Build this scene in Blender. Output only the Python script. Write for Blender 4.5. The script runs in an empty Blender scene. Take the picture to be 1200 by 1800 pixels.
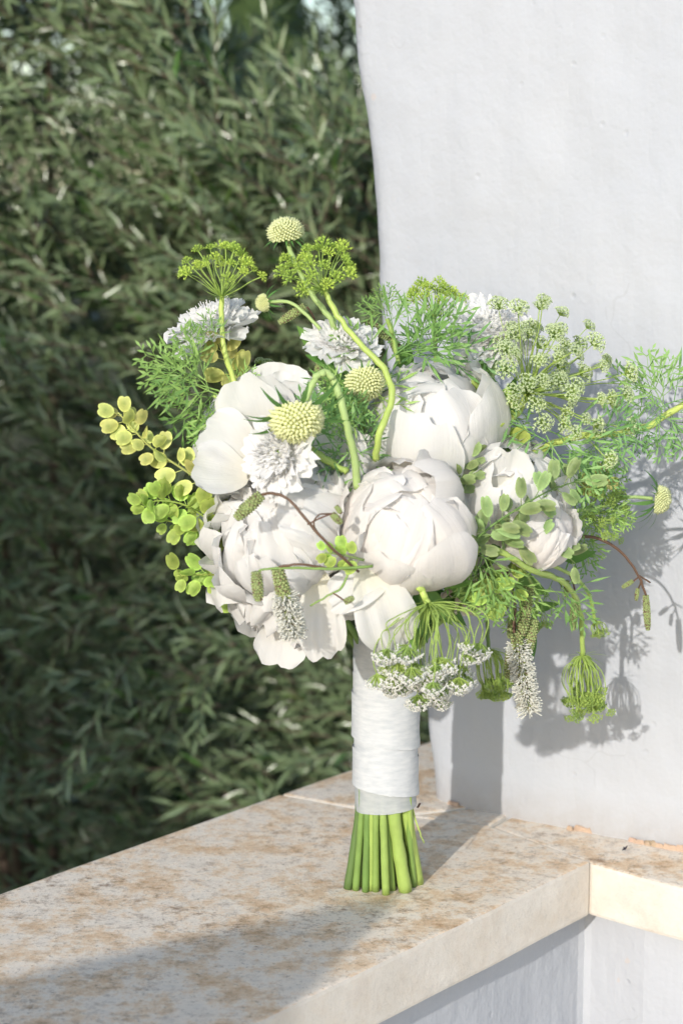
import bpy, math, random
import numpy as np
from mathutils import Vector, Matrix, noise
R = math.radians
random.seed(7)
SC = bpy.context.scene
COL = SC.collection
# ------------------------------------------------------------------ camera, sky, sun, exposure
FPX, CAM_H = 3600.0, 0.53                      # focal length in photo pixels (1200 x 1800), camera height above the ledge
TILT = math.atan(570 / FPX)
cd = bpy.data.cameras.new('camera'); cam = bpy.data.objects.new('camera', cd); COL.objects.link(cam)
cam.location = (0, 0, CAM_H); cam.rotation_euler = (math.pi / 2 - TILT, 0, 0)
cd.sensor_fit = 'VERTICAL'; cd.sensor_height = 36; cd.sensor_width = 24; cd.lens = 36 * FPX / 1800
cd.clip_start = 0.02; cd.clip_end = 3000
cd.dof.use_dof = True; cd.dof.focus_distance = 1.50; cd.dof.aperture_fstop = 6.8
SC.camera = cam
SUN_EL, SUN_AZ = R(20), R(22)                  # azimuth: left of the view axis, behind the camera
TO_SUN = Vector((-math.sin(SUN_AZ) * math.cos(SUN_EL), -math.cos(SUN_AZ) * math.cos(SUN_EL), math.sin(SUN_EL)))
w = bpy.data.worlds.new('World'); SC.world = w; w.use_nodes = True
wn = w.node_tree; wn.nodes.clear()
sky = wn.nodes.new('ShaderNodeTexSky'); sky.sky_type = 'NISHITA'; sky.sun_disc = False
sky.sun_elevation = SUN_EL; sky.sun_rotation = math.atan2(TO_SUN.x, TO_SUN.y)
sky.air_density = 1.0; sky.dust_density = 0.8; sky.ozone_density = 1.0
bg = wn.nodes.new('ShaderNodeBackground'); bg.inputs[1].default_value = 0.15
wo = wn.nodes.new('ShaderNodeOutputWorld')
wn.links.new(sky.outputs[0], bg.inputs[0]); wn.links.new(bg.outputs[0], wo.inputs[0])
sd = bpy.data.lights.new('sun', 'SUN'); sun = bpy.data.objects.new('sun', sd); COL.objects.link(sun)
sd.energy = 2.2; sd.angle = R(0.65); sd.color = (1.0, 0.945, 0.865)
sun.rotation_euler = TO_SUN.to_track_quat('Z', 'Y').to_euler()
SC.view_settings.view_transform = 'Standard'; SC.view_settings.look = 'None'
SC.view_settings.exposure = 0.63; SC.view_settings.gamma = 1.0
SC.view_settings.use_curve_mapping = False
SC.cycles.max_bounces = 8; SC.cycles.diffuse_bounces = 6; SC.cycles.glossy_bounces = 2; SC.cycles.transmission_bounces = 4; SC.cycles.transparent_max_bounces = 8
# ------------------------------------------------------------------ projection helpers (photo pixel + depth -> place)
FW = Vector((0, math.cos(TILT), -math.sin(TILT))); UP = Vector((0, math.sin(TILT), math.cos(TILT)))
CAMP = Vector((0, 0, CAM_H)); Y0 = 1.506
def ray(px, py): return FW + Vector((1, 0, 0)) * ((px - 600) / FPX) - UP * ((py - 900) / FPX)
def P(px, py, d=0.0):
    r = ray(px, py); return CAMP + r * ((Y0 + d) / r.y)
def G(px, py, z=0.0):
    r = ray(px, py); return CAMP + r * ((z - CAM_H) / r.z)
def proj(p):
    v = Vector(p) - CAMP; k = v.dot(FW); return (600 + FPX * v.x / k, 900 - FPX * v.dot(UP) / k)
MPP = 0.000436
# ------------------------------------------------------------------ mesh helpers
class MB:
    def __init__(s): s.v = []; s.f = []; s.a = []
    def add(s, vs, fs, at=None):
        o = len(s.v); s.v += [tuple(p) for p in vs]; s.f += [tuple(i + o for i in f) for f in fs]
        s.a += (at if at else [(0, 0, 0)] * len(vs))
        return s
    def tube(s, pts, r, n=6, cap=True, at=None):
        pts = [Vector(p) for p in pts]; m = len(pts)
        rr = r if isinstance(r, (list, tuple)) else [r] * m
        t0 = (pts[1] - pts[0]).normalized()
        u = t0.orthogonal().normalized(); vs = []; A = []
        for i, p in enumerate(pts):
            t = (pts[min(i + 1, m - 1)] - pts[max(i - 1, 0)])
            t = t.normalized() if t.length > 1e-9 else t0
            u = (u - t * u.dot(t)); u = u.normalized() if u.length > 1e-6 else t.orthogonal().normalized()
            b = t.cross(u)
            for k in range(n):
                a = 2 * math.pi * k / n; vs.append(p + (u * math.cos(a) + b * math.sin(a)) * rr[i]); A.append(at or (i / (m - 1), 0, 0))
        fs = [(i * n + k, i * n + (k + 1) % n, (i + 1) * n + (k + 1) % n, (i + 1) * n + k) for i in range(m - 1) for k in range(n)]
        if cap: fs += [tuple(range(n - 1, -1, -1)), tuple((m - 1) * n + k for k in range(n))]
        return s.add(vs, fs, A)
    def octa(s, p, r, d=None, k=1.0, at=None):
        p = Vector(p); d = Vector(d).normalized() if d is not None else Vector((0, 0, 1))
        u = d.orthogonal().normalized(); b = d.cross(u)
        vs = [p + d * r * k, p + u * r, p + b * r, p - u * r, p - b * r, p - d * r * k]
        return s.add(vs, [(0, 1, 2), (0, 2, 3), (0, 3, 4), (0, 4, 1), (5, 2, 1), (5, 3, 2), (5, 4, 3), (5, 1, 4)], [at or (0, 0, 0)] * 6)
    def blade(s, a, d, nrm, L, W, curl=0.0, seg=3, at=None, fold=0.25, peak=0.4):
        """a narrow leaf from point a along d, folded on its midrib, bent towards nrm by curl"""
        a = Vector(a); d = Vector(d).normalized(); nrm = Vector(nrm); nrm = (nrm - d * nrm.dot(d)).normalized(); sd_ = d.cross(nrm)
        vs = []; A = []
        for i in range(seg + 1):
            t = i / seg; c = a + d * (L * t * (1 - 0.25 * abs(curl) * t)) + nrm * (curl * L * t * t * 0.6)
            ww = W * 0.5 * (math.sin(math.pi * min(1, max(0, t ** (0.7 if peak < 0.5 else 1.0)))) + 0.10 * (1 - t))
            vs += [c - sd_ * ww + nrm * (fold * ww), c, c + sd_ * ww + nrm * (fold * ww)]
            A += [at or (t, 0, 0)] * 3
        fs = []
        for i in range(seg):
            o = i * 3; fs += [(o, o + 1, o + 4, o + 3), (o + 1, o + 2, o + 5, o + 4)]
        return s.add(vs, fs, A)
    def mesh(s, name, mat, smooth=True):
        m = bpy.data.meshes.new(name); m.from_pydata(s.v, [], s.f); m.materials.append(mat)
        if smooth: m.polygons.foreach_set('use_smooth', [True] * len(m.polygons))
        ca = m.attributes.new('pt', 'FLOAT_VECTOR', 'POINT'); ca.data.foreach_set('vector', [c for t in s.a for c in t])
        m.update(); return m
def link(name, mesh, parent=None, mtx=None, label=None):
    o = bpy.data.objects.new(name, mesh); COL.objects.link(o)
    if parent is not None: o.parent = parent
    if mtx is not None: o.matrix_basis = mtx
    if label: o['label'] = label
    return o
def tag(o, label, cat, group=None):
    o['label'] = label; o['category'] = cat
    if group: o['group'] = group
    return o
def frame(z, x=None, loc=(0, 0, 0), scale=1.0, spin=0.0):
    z = Vector(z).normalized(); x = Vector(x) if x is not None else z.orthogonal()
    x = (x - z * x.dot(z)); x = x.normalized() if x.length > 1e-6 else z.orthogonal().normalized()
    y = z.cross(x); m = Matrix((x, y, z)).transposed().to_4x4()
    return Matrix.Translation(Vector(loc)) @ m @ Matrix.Rotation(spin, 4, 'Z') @ Matrix.Diagonal((scale, scale, scale, 1))
def spline(pts, k=6):
    pts = [Vector(p) for p in pts]; q = [pts[0] * 2 - pts[1]] + pts + [pts[-1] * 2 - pts[-2]]; out = []
    for i in range(1, len(q) - 2):
        a, b, c, d = q[i - 1:i + 3]
        for j in range(k):
            t = j / k; out.append(0.5 * ((2 * b) + (c - a) * t + (2 * a - 5 * b + 4 * c - d) * t * t + (3 * b - a - 3 * c + d) * t ** 3))
    out.append(pts[-1]); return out
def nz(x, y, z): return noise.noise(Vector((x, y, z)))
# ------------------------------------------------------------------ materials
def mat(name, col, rough=0.55, spec=0.4, transl=0.0, bump=None, var=0.0, vscale=60, build=None, alpha=None):
    m = bpy.data.materials.new(name); m.use_nodes = True; nt = m.node_tree; N = nt.nodes; L = nt.links
    b = N['Principled BSDF']; out = N['Material Output']
    b.inputs['Base Color'].default_value = (*col, 1); b.inputs['Roughness'].default_value = rough
    b.inputs['Specular IOR Level'].default_value = spec
    csock = None
    if build: csock = build(nt, b)
    elif var:
        oi = N.new('ShaderNodeObjectInfo'); tc = N.new('ShaderNodeNewGeometry'); nn = N.new('ShaderNodeTexNoise'); nn.inputs['Scale'].default_value = vscale
        L.new(tc.outputs['Position'], nn.inputs['Vector'])
        ad = N.new('ShaderNodeMath'); ad.operation = 'ADD'; L.new(nn.outputs[0], ad.inputs[0]); L.new(oi.outputs['Random'], ad.inputs[1])
        mr = N.new('ShaderNodeMapRange'); mr.inputs[1].default_value = 0.2; mr.inputs[2].default_value = 1.4
        mr.inputs[3].default_value = 1 - var; mr.inputs[4].default_value = 1 + var; L.new(ad.outputs[0], mr.inputs[0])
        hs = N.new('ShaderNodeHueSaturation'); hs.inputs['Color'].default_value = (*col, 1)
        L.new(mr.outputs[0], hs.inputs['Value'])
        mh = N.new('ShaderNodeMapRange'); mh.inputs[3].default_value = 0.5 + 0.06 * var; mh.inputs[4].default_value = 0.5 - 0.06 * var
        L.new(oi.outputs['Random'], mh.inputs[0]); L.new(mh.outputs[0], hs.inputs['Hue'])
        L.new(hs.outputs[0], b.inputs['Base Color']); csock = hs.outputs[0]
    if bump:
        nn = N.new('ShaderNodeTexNoise'); nn.inputs['Scale'].default_value = bump[0]; nn.inputs['Detail'].default_value = 4
        tc = N.new('ShaderNodeNewGeometry'); L.new(tc.outputs['Position'], nn.inputs['Vector'])
        bp = N.new('ShaderNodeBump'); bp.inputs['Strength'].default_value = bump[1]; bp.inputs['Distance'].default_value = bump[2]
        L.new(nn.outputs[0], bp.inputs['Height']); L.new(bp.outputs[0], b.inputs['Normal'])
    last = b.outputs[0]
    if transl:
        tr = N.new('ShaderNodeBsdfTranslucent'); tr.inputs[0].default_value = (*col, 1)
        if csock: L.new(csock, tr.inputs[0])
        mx = N.new('ShaderNodeMixShader'); mx.inputs[0].default_value = transl
        L.new(last, mx.inputs[1]); L.new(tr.outputs[0], mx.inputs[2]); last = mx.outputs[0]
    if alpha is not None:
        tp = N.new('ShaderNodeBsdfTransparent'); mx = N.new('ShaderNodeMixShader'); mx.inputs[0].default_value = alpha
        L.new(tp.outputs[0], mx.inputs[1]); L.new(last, mx.inputs[2]); last = mx.outputs[0]
    L.new(last, out.inputs[0]); return m
def ramp(nt, sock, stops):
    r = nt.nodes.new('ShaderNodeValToRGB'); e = r.color_ramp.elements
    e[0].position, e[0].color = stops[0][0], (*stops[0][1], 1); e[1].position, e[1].color = stops[-1][0], (*stops[-1][1], 1)
    for p, c in stops[1:-1]: x = e.new(p); x.color = (*c, 1)
    nt.links.new(sock, r.inputs[0]); return r.outputs[0]
def tnoise(nt, scale, detail=5, stretch=None, rough=0.55, src='Object'):
    tc = nt.nodes.new('ShaderNodeTexCoord'); n = nt.nodes.new('ShaderNodeTexNoise')
    n.inputs['Scale'].default_value = scale; n.inputs['Detail'].default_value = detail; n.inputs['Roughness'].default_value = rough
    if stretch:
        mp = nt.nodes.new('ShaderNodeMapping'); mp.inputs['Scale'].default_value = stretch
        nt.links.new(tc.outputs[src], mp.inputs[0]); nt.links.new(mp.outputs[0], n.inputs['Vector'])
    else: nt.links.new(tc.outputs[src], n.inputs['Vector'])
    return n.outputs[0]
def mixc(nt, fac, a, b, mode='MIX'):
    m = nt.nodes.new('ShaderNodeMix'); m.data_type = 'RGBA'; m.blend_type = mode
    for s, x in ((m.inputs[0], fac), (m.inputs[6], a), (m.inputs[7], b)):
        if isinstance(x, (int, float)): s.default_value = x
        elif isinstance(x, tuple): s.default_value = (*x, 1)
        else: nt.links.new(x, s)
    return m.outputs[2]
def vmath(nt, op, *a):
    m = nt.nodes.new('ShaderNodeMath'); m.operation = op
    for i, x in enumerate(a):
        if isinstance(x, (int, float)): m.inputs[i].default_value = x
        else: nt.links.new(x, m.inputs[i])
    return m.outputs[0]
def bumpn(nt, h, strength, dist, prev=None):
    b = nt.nodes.new('ShaderNodeBump'); b.inputs['Strength'].default_value = strength; b.inputs['Distance'].default_value = dist
    nt.links.new(h, b.inputs['Height'])
    if prev: nt.links.new(prev, b.inputs['Normal'])
    return b.outputs[0]
def petal_build(tip, base, blush=None):
    def f(nt, b):
        N = nt.nodes; L = nt.links
        at = N.new('ShaderNodeAttribute'); at.attribute_name = 'pt'; sp = N.new('ShaderNodeSeparateXYZ'); L.new(at.outputs['Vector'], sp.inputs[0])
        c = ramp(nt, sp.outputs[0], [(0.0, base), (0.60, tip), (1.0, tip)])
        cv = N.new('ShaderNodeCombineXYZ'); L.new(vmath(nt, 'MULTIPLY', sp.outputs[1], 26), cv.inputs[0])
        L.new(vmath(nt, 'MULTIPLY', sp.outputs[0], 1.6), cv.inputs[1]); L.new(vmath(nt, 'MULTIPLY', sp.outputs[2], 50), cv.inputs[2])
        nn = N.new('ShaderNodeTexNoise'); nn.inputs['Scale'].default_value = 1.0; nn.inputs['Detail'].default_value = 3; L.new(cv.outputs[0], nn.inputs['Vector'])
        c = mixc(nt, vmath(nt, 'MULTIPLY', nn.outputs[0], 0.16), c, (0.70, 0.66, 0.61))
        if blush:
            k = vmath(nt, 'POWER', vmath(nt, 'SUBTRACT', 1.0, sp.outputs[0]), 1.4)
            big = tnoise(nt, 28, 2, src='Object')
            c = mixc(nt, vmath(nt, 'MULTIPLY', vmath(nt, 'MULTIPLY', k, big), 0.9), c, blush)
        L.new(c, b.inputs['Base Color'])
        n1 = bumpn(nt, nn.outputs[0], 0.42, 0.0010)
        n2 = bumpn(nt, tnoise(nt, 75, 4), 0.35, 0.0030, n1); L.new(n2, b.inputs['Normal'])
        b.inputs['Sheen Weight'].default_value = 0.1
        return c
    return f
M = {}
M['petal'] = mat('petal_white', (.84, .83, .81), 0.6, 0.25, 0.46, build=petal_build((.88, .872, .855), (.84, .82, .64)))
M['petal_blush'] = mat('petal_blush', (.84, .8, .78), 0.6, 0.25, 0.46, build=petal_build((.88, .862, .84), (.84, .81, .66), (.86, .66, .58)))
M['petal_open'] = mat('petal_open', (.83, .83, .83), 0.6, 0.25, 0.46, build=petal_build((.88, .876, .868), (.85, .82, .70)))
M['petal_old'] = mat('petal_old', (.8, .7, .55), 0.65, 0.2, 0.3, build=petal_build((.76, .70, .60), (.70, .58, .38), (.55, .36, .18)))
M['scab_white'] = mat('scabiosa_white', (.86, .86, .87), 0.6, 0.2, 0.48, build=petal_build((.93, .93, .93), (.90, .90, .84)))
M['floret_white'] = mat('floret_white', (.84, .84, .80), 0.6, 0.2, 0.25, var=0.06)
M['bud_cream'] = mat('bud_cream', (.78, .81, .47), 0.6, 0.2, 0.3, var=0.12, vscale=150)
M['calyx'] = mat('calyx_green', (.22, .36, .06), 0.5, 0.35, 0.2, var=0.2)
M['sepal'] = mat('sepal_green', (.10, .23, .06), 0.55, 0.3, 0.25, var=0.15)
M['stem_l'] = mat('stem_light', (.36, .48, .12), 0.42, 0.45, 0.12, var=0.32, vscale=90, bump=(300, .15, .001))
M['stem_m'] = mat('stem_mid', (.19, .30, .075), 0.42, 0.45, 0.1, var=0.32, vscale=90, bump=(300, .15, .001))
M['stem_d'] = mat('stem_dark', (.10, .17, .05), 0.45, 0.4, 0.08, var=0.2, bump=(300, .2, .001))
M['stem_pale'] = mat('stem_pale', (.38, .52, .20), 0.5, 0.35, 0.15, var=0.1, bump=(400, .2, .001))
M['umbel_ray'] = mat('umbel_ray', (.32, .46, .11), 0.5, 0.35, 0.2, var=0.15)
M['umb_lime'] = mat('umbellet_lime', (.50, .66, .13), 0.55, 0.3, 0.35, var=0.2)
M['umb_green'] = mat('umbellet_green', (.42, .57, .15), 0.55, 0.3, 0.3, var=0.2)
M['lace'] = mat('lace_floret', (.66, .76, .46), .6, .2, .25, var=.08)
M['feather'] = mat('feathery_green', (.25, .41, .11), 0.5, 0.35, 0.3, var=0.3, vscale=25)
M['feather_d'] = mat('feathery_dark', (.20, .37, .12), 0.5, 0.35, 0.25, var=0.25, vscale=25)
def pod_build(c):
    def f(nt, b):
        at = nt.nodes.new('ShaderNodeAttribute'); at.attribute_name = 'pt'; sp = nt.nodes.new('ShaderNodeSeparateXYZ'); nt.links.new(at.outputs['Vector'], sp.inputs[0])
        oi = nt.nodes.new('ShaderNodeObjectInfo'); k = vmath(nt, 'ADD', sp.outputs[0], vmath(nt, 'MULTIPLY', vmath(nt, 'SUBTRACT', tnoise(nt, 4, 4), .5), .7))
        col = ramp(nt, k, [(.05, (c[0] * .62, c[1] * .70, c[2] * .6)), (.45, tuple(x * .92 for x in c)), (.75, c), (1, tuple(min(.9, x * 1.28) for x in c))])
        hs = nt.nodes.new('ShaderNodeHueSaturation'); nt.links.new(col, hs.inputs['Color'])
        for o_, lo, hi in (('Hue', .485, .515), ('Value', .8, 1.15)):
            mr = nt.nodes.new('ShaderNodeMapRange'); mr.inputs[3].default_value = lo; mr.inputs[4].default_value = hi; nt.links.new(oi.outputs['Random'], mr.inputs[0]); nt.links.new(mr.outputs[0], hs.inputs[o_])
        nt.links.new(hs.outputs[0], b.inputs['Base Color']); nt.links.new(bumpn(nt, tnoise(nt, 7, 4), .4, .0008), b.inputs['Normal']); return hs.outputs[0]
    return f
M['pod_y'] = mat('pod_yellow', (.70, .72, .26), 0.5, 0.35, 0.45, build=pod_build((.70, .72, .26)))
M['pod_g'] = mat('pod_green', (.53, .68, .17), 0.5, 0.35, 0.45, build=pod_build((.53, .68, .17)))
M['pod_leaf'] = mat('pod_soft_green', (.36, .48, .20), 0.5, 0.35, 0.42, build=pod_build((.36, .48, .20)))
M['catkin'] = mat('catkin_green', (.26, .34, .12), 0.6, 0.25, 0.15, build=lambda nt, b: (nt.links.new(mixc(nt, vmath(nt, 'GREATER_THAN', tnoise(nt, 700, 2), 0.57), (.36, .44, .18), (.20, .12, .09)), b.inputs['Base Color']), None)[1])
M['filament'] = mat('filament_white', (.90, .90, .84), 0.6, 0.2, 0.4)
M['anther'] = mat('anther_dark', (.03, .025, .035), 0.6)
M['twig_brown'] = mat('twig_brown', (.13, .075, .05), 0.5, 0.35, var=0.15)
M['leaf_wide'] = mat('leaf_wide', (.12, .26, .05), 0.42, 0.45, 0.3, var=0.25)
def ribbon_build(nt, b):
    N = nt.nodes; L = nt.links
    at = N.new('ShaderNodeAttribute'); at.attribute_name = 'pt'; sp = N.new('ShaderNodeSeparateXYZ'); L.new(at.outputs['Vector'], sp.inputs[0])
    wv = []
    for sock, k in ((sp.outputs[0], 4200.0), (sp.outputs[1], 4200.0)):
        wv.append(vmath(nt, 'SINE', vmath(nt, 'MULTIPLY', sock, k)))
    weave = vmath(nt, 'MULTIPLY', wv[0], wv[1])
    n = tnoise(nt, 60, 4)
    n1 = bumpn(nt, weave, 0.25, 0.0003); n2 = bumpn(nt, n, 0.25, 0.0012, n1); L.new(n2, b.inputs['Normal'])
    c = ramp(nt, tnoise(nt, 90, 4, (1, 1, 4)), [(0.3, (.50, .53, .56)), (0.7, (.63, .645, .66))]); L.new(c, b.inputs['Base Color']); return c
M['ribbon'] = mat('ribbon_cotton', (.82, .83, .84), 0.85, 0.1, 0.1, build=ribbon_build)
M['ribbon_thin'] = mat('ribbon_thin', (.82, .83, .84), 0.85, 0.1, 0.2, build=ribbon_build, alpha=0.84)
def wall_build(nt, b):
    L = nt.links
    c = ramp(nt, tnoise(nt, 3.5, 5), [(0.3, (.415, .435, .475)), (0.7, (.455, .472, .508))])
    st = tnoise(nt, 55, 5, (1, 1, 0.13))
    c = mixc(nt, vmath(nt, 'MULTIPLY', vmath(nt, 'SUBTRACT', st, 0.42), 0.35), c, (.385, .402, .44))
    # small peach-coloured water mark and rusty freckles
    geo = nt.nodes.new('ShaderNodeTexCoord')
    def spot(center, rad, ring):
        vm = nt.nodes.new('ShaderNodeVectorMath'); vm.operation = 'DISTANCE'; vm.inputs[1].default_value = center
        wob = nt.nodes.new('ShaderNodeTexNoise'); wob.inputs['Scale'].default_value = 90
        av = nt.nodes.new('ShaderNodeVectorMath'); av.operation = 'MULTIPLY_ADD'; av.inputs[1].default_value = (.016,) * 3
        L.new(geo.outputs['Object'], wob.inputs['Vector']); L.new(wob.outputs['Color'], av.inputs[0]); L.new(geo.outputs['Object'], av.inputs[2])
        L.new(av.outputs[0], vm.inputs[0])
        k = vmath(nt, 'ABSOLUTE', vmath(nt, 'SUBTRACT', vm.outputs['Value'], rad))
        mr = nt.nodes.new('ShaderNodeMapRange'); mr.inputs[1].default_value = 0; mr.inputs[2].default_value = ring; mr.inputs[3].default_value = 0.30; mr.inputs[4].default_value = 0
        L.new(k, mr.inputs[0]); return mr.outputs[0]
    for s in WALL_SPOTS: c = mixc(nt, spot(*s), c, (.66, .44, .32))
    fr = vmath(nt, 'GREATER_THAN', tnoise(nt, 42, 2), 0.755)
    c = mixc(nt, vmath(nt, 'MULTIPLY', fr, 0.28), c, (.55, .42, .33))
    sz = nt.nodes.new('ShaderNodeSeparateXYZ'); L.new(geo.outputs['Object'], sz.inputs[0])
    gm = nt.nodes.new('ShaderNodeMapRange'); gm.inputs[1].default_value = .035; gm.inputs[2].default_value = -.01; L.new(vmath(nt, 'ABSOLUTE', sz.outputs[2]), gm.inputs[0])
    c = mixc(nt, vmath(nt, 'MULTIPLY', vmath(nt, 'MULTIPLY', gm.outputs[0], tnoise(nt, 70, 6, rough=.7)), .9), c, (.30, .25, .20))
    vc = nt.nodes.new('ShaderNodeTexVoronoi'); vc.feature = 'DISTANCE_TO_EDGE'; vc.inputs['Scale'].default_value = 5.5
    wv = nt.nodes.new('ShaderNodeVectorMath'); wv.operation = 'MULTIPLY_ADD'; wv.inputs[1].default_value = (.10,) * 3
    wn_ = nt.nodes.new('ShaderNodeTexNoise'); wn_.inputs['Scale'].default_value = 14; L.new(geo.outputs['Object'], wn_.inputs['Vector']); L.new(wn_.outputs['Color'], wv.inputs[0]); L.new(geo.outputs['Object'], wv.inputs[2]); L.new(wv.outputs[0], vc.inputs['Vector'])
    crk = vmath(nt, 'MULTIPLY', vmath(nt, 'LESS_THAN', vc.outputs['Distance'], .0035), vmath(nt, 'GREATER_THAN', tnoise(nt, 4.2, 2), .56))
    c = mixc(nt, vmath(nt, 'MULTIPLY', crk, .10), c, (.22, .21, .20))
    L.new(c, b.inputs['Base Color'])
    n1 = bumpn(nt, st, 0.5, 0.0026)
    n2 = bumpn(nt, tnoise(nt, 18, 4), 0.6, 0.008, n1)
    n3 = bumpn(nt, tnoise(nt, 260, 3), 0.25, 0.0008, n2)
    vo = nt.nodes.new('ShaderNodeTexVoronoi'); vo.inputs['Scale'].default_value = 38; L.new(geo.outputs['Object'], vo.inputs['Vector'])
    pit = nt.nodes.new('ShaderNodeMapRange'); pit.inputs[1].default_value = 0.0; pit.inputs[2].default_value = 0.12; L.new(vo.outputs['Distance'], pit.inputs[0])
    L.new(bumpn(nt, pit.outputs[0], 0.5, 0.0015, n3), b.inputs['Normal'])
def stone_build(top=True):
    def f(nt, b):
        L = nt.links
        a = tnoise(nt, 24, 9, rough=0.78); d = tnoise(nt, 60, 9, rough=0.8); e = tnoise(nt, 210, 6, rough=0.75)
        c = ramp(nt, a, [(0.34, (.66, .43, .25)), (0.45, (.82, .63, .44)), (0.53, (.91, .80, .67)), (0.68, (.80, .72, .62))])
        k = nt.nodes.new('ShaderNodeMapRange'); k.inputs[1].default_value = .50; k.inputs[2].default_value = .66; L.new(d, k.inputs[0])
        pm = nt.nodes.new('ShaderNodeMapRange'); pm.inputs[1].default_value = .42; pm.inputs[2].default_value = .60; pm.inputs[3].default_value = .35; L.new(tnoise(nt, 6.5, 3), pm.inputs[0])
        c = mixc(nt, vmath(nt, 'MULTIPLY', vmath(nt, 'MULTIPLY', k.outputs[0], pm.outputs[0]), 1.0), c, (.27, .16, .09))
        k2 = nt.nodes.new('ShaderNodeMapRange'); k2.inputs[1].default_value = .55; k2.inputs[2].default_value = .7; L.new(e, k2.inputs[0])
        c = mixc(nt, vmath(nt, 'MULTIPLY', k2.outputs[0], .8), c, (.25, .18, .13))
        k3 = nt.nodes.new('ShaderNodeMapRange'); k3.inputs[1].default_value = .58; k3.inputs[2].default_value = .70; L.new(tnoise(nt, 21, 7, rough=.7, stretch=(1.3, .8, 1)), k3.inputs[0])
        c = mixc(nt, vmath(nt, 'MULTIPLY', k3.outputs[0], .45), c, (.74, .70, .64))
        # upright faces are rubbed cleaner: cream limestone
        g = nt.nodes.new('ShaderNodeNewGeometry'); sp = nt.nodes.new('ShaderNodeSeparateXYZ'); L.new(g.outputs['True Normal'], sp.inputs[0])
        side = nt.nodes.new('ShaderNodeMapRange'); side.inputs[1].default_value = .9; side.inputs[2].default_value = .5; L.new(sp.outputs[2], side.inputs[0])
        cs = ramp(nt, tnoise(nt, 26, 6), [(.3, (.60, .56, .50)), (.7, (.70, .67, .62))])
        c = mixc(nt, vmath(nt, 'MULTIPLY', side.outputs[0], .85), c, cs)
        L.new(c, b.inputs['Base Color'])
        n1 = bumpn(nt, d, .6, .003); n2 = bumpn(nt, e, .6, .0012, n1); L.new(n2, b.inputs['Normal'])
    return f
WALL_SPOTS = []
# ------------------------------------------------------------------ setting geometry (plan directions of the ledge and the wall)
E1 = Vector((math.cos(R(51.57)), math.sin(R(51.57)), 0)); PERP = Vector((E1.y, -E1.x, 0))       # along the ledge; towards the terrace
W0 = G(775, 1405); E2 = (G(1200, 1490) - W0).normalized(); WN = Vector((E2.y, -E2.x, 0))         # wall foot corner, along the wall, wall normal
if WN.y > 0: WN = -WN
BACK = G(0, 1570); CORN = G(1040, 1515); E3 = (G(1200, 1556) - CORN).normalized()
def wallhit(px, py):
    r = ray(px, py); return CAMP + r * ((W0 - CAMP).dot(WN) / r.dot(WN))
WALL_SPOTS[:] = [(tuple(wallhit(1076, 545) + Vector((-.008,) * 3)), .009, .003), (tuple(wallhit(1085, 285) + Vector((-.008,) * 3)), .003, .003)]
M['wall'] = mat('limewash', (.74, .74, .74), 0.85, 0.15, build=wall_build)
M['stone'] = mat('limestone', (.6, .5, .4), 0.75, 0.25, build=stone_build())
M['mortar'] = mat('mortar', (.62, .58, .52), 0.9, 0.1, var=.1, bump=(200, .5, .002))
M['rubble'] = mat('bare_stone', (.40, .30, .22), 0.9, 0.1, var=.3, bump=(150, .6, .003))

def poly_slab(name, pts, z0, z1, m, parent=None, bevel=0.004, sub=0.02, wob=0.0012):
    import bmesh
    bm = bmesh.new(); vs = [bm.verts.new((p[0], p[1], z0)) for p in pts]
    f = bm.faces.new(vs); bm.normal_update()
    if f.normal.z > 0: f.normal_flip()
    r = bmesh.ops.extrude_face_region(bm, geom=[f])
    for v in r['geom']:
        if isinstance(v, bmesh.types.BMVert): v.co.z = z1
    bmesh.ops.recalc_face_normals(bm, faces=bm.faces)
    if sub:
        for _ in range(5):
            es = [e for e in bm.edges if e.calc_length() > sub * 3 and max(abs(e.verts[0].co.z - z1), abs(e.verts[1].co.z - z1)) < 1e-4 or (e.calc_length() > sub * 3 and max(abs(e.verts[0].co.z - z0), abs(e.verts[1].co.z - z0)) < 1e-4)]
            if not es: break
            bmesh.ops.subdivide_edges(bm, edges=es, cuts=1)
        for v in bm.verts:
            p = v.co * 14; q = v.co * 45
            v.co.x += nz(p.x, p.y, 3) * wob * 1.6 + nz(q.x, q.y, 5) * wob; v.co.y += nz(p.x, p.y, 7) * wob * 1.6 + nz(q.x, q.y, 9) * wob
    es = [e for e in bm.edges if len(e.link_faces) == 2 and e.calc_face_angle(0) > 0.5]
    bmesh.ops.bevel(bm, geom=es, offset=bevel, segments=2, profile=.6, affect='EDGES')
    me = bpy.data.meshes.new(name); bm.to_mesh(me); bm.free(); me.materials.append(m)
    return link(name, me, parent)
# ground, terrace
def sheet(name, pts, z, m, kind='structure'):
    me = bpy.data.meshes.new(name); me.from_pydata([(p[0], p[1], z) for p in pts], [], [tuple(range(len(pts)))]); me.materials.append(m)
    o = link(name, me); o['kind'] = kind; return o
M['soil'] = mat('garden_soil', (.10, .085, .05), .95, .1, build=lambda nt, b: (nt.links.new(ramp(nt, tnoise(nt, 6, 7), [(.35, (.07, .055, .035)), (.6, (.09, .10, .04))]), b.inputs['Base Color']), None)[1])
M['paving'] = mat('terrace_paving', (.6, .55, .48), .8, .2, var=.08, vscale=8, bump=(40, .3, .003))
sheet('ground', [(-1500, -1500), (1500, -1500), (1500, 1500), (-1500, 1500)], -1.6, M['soil'])
tb = BACK + PERP * .06
fl = [tb - E1 * 6, CORN + E2 * -.12 + E1 * .25, CORN + E1 * .25 + E2 * 6, CORN + E2 * 6 - E1 * 7, tb - E1 * 7.2 + PERP * .2]
poly_slab('terrace_floor', [(p.x, p.y) for p in fl], -1.62, -.80, M['paving'], bevel=.01, sub=0)['kind'] = 'structure'
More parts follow.
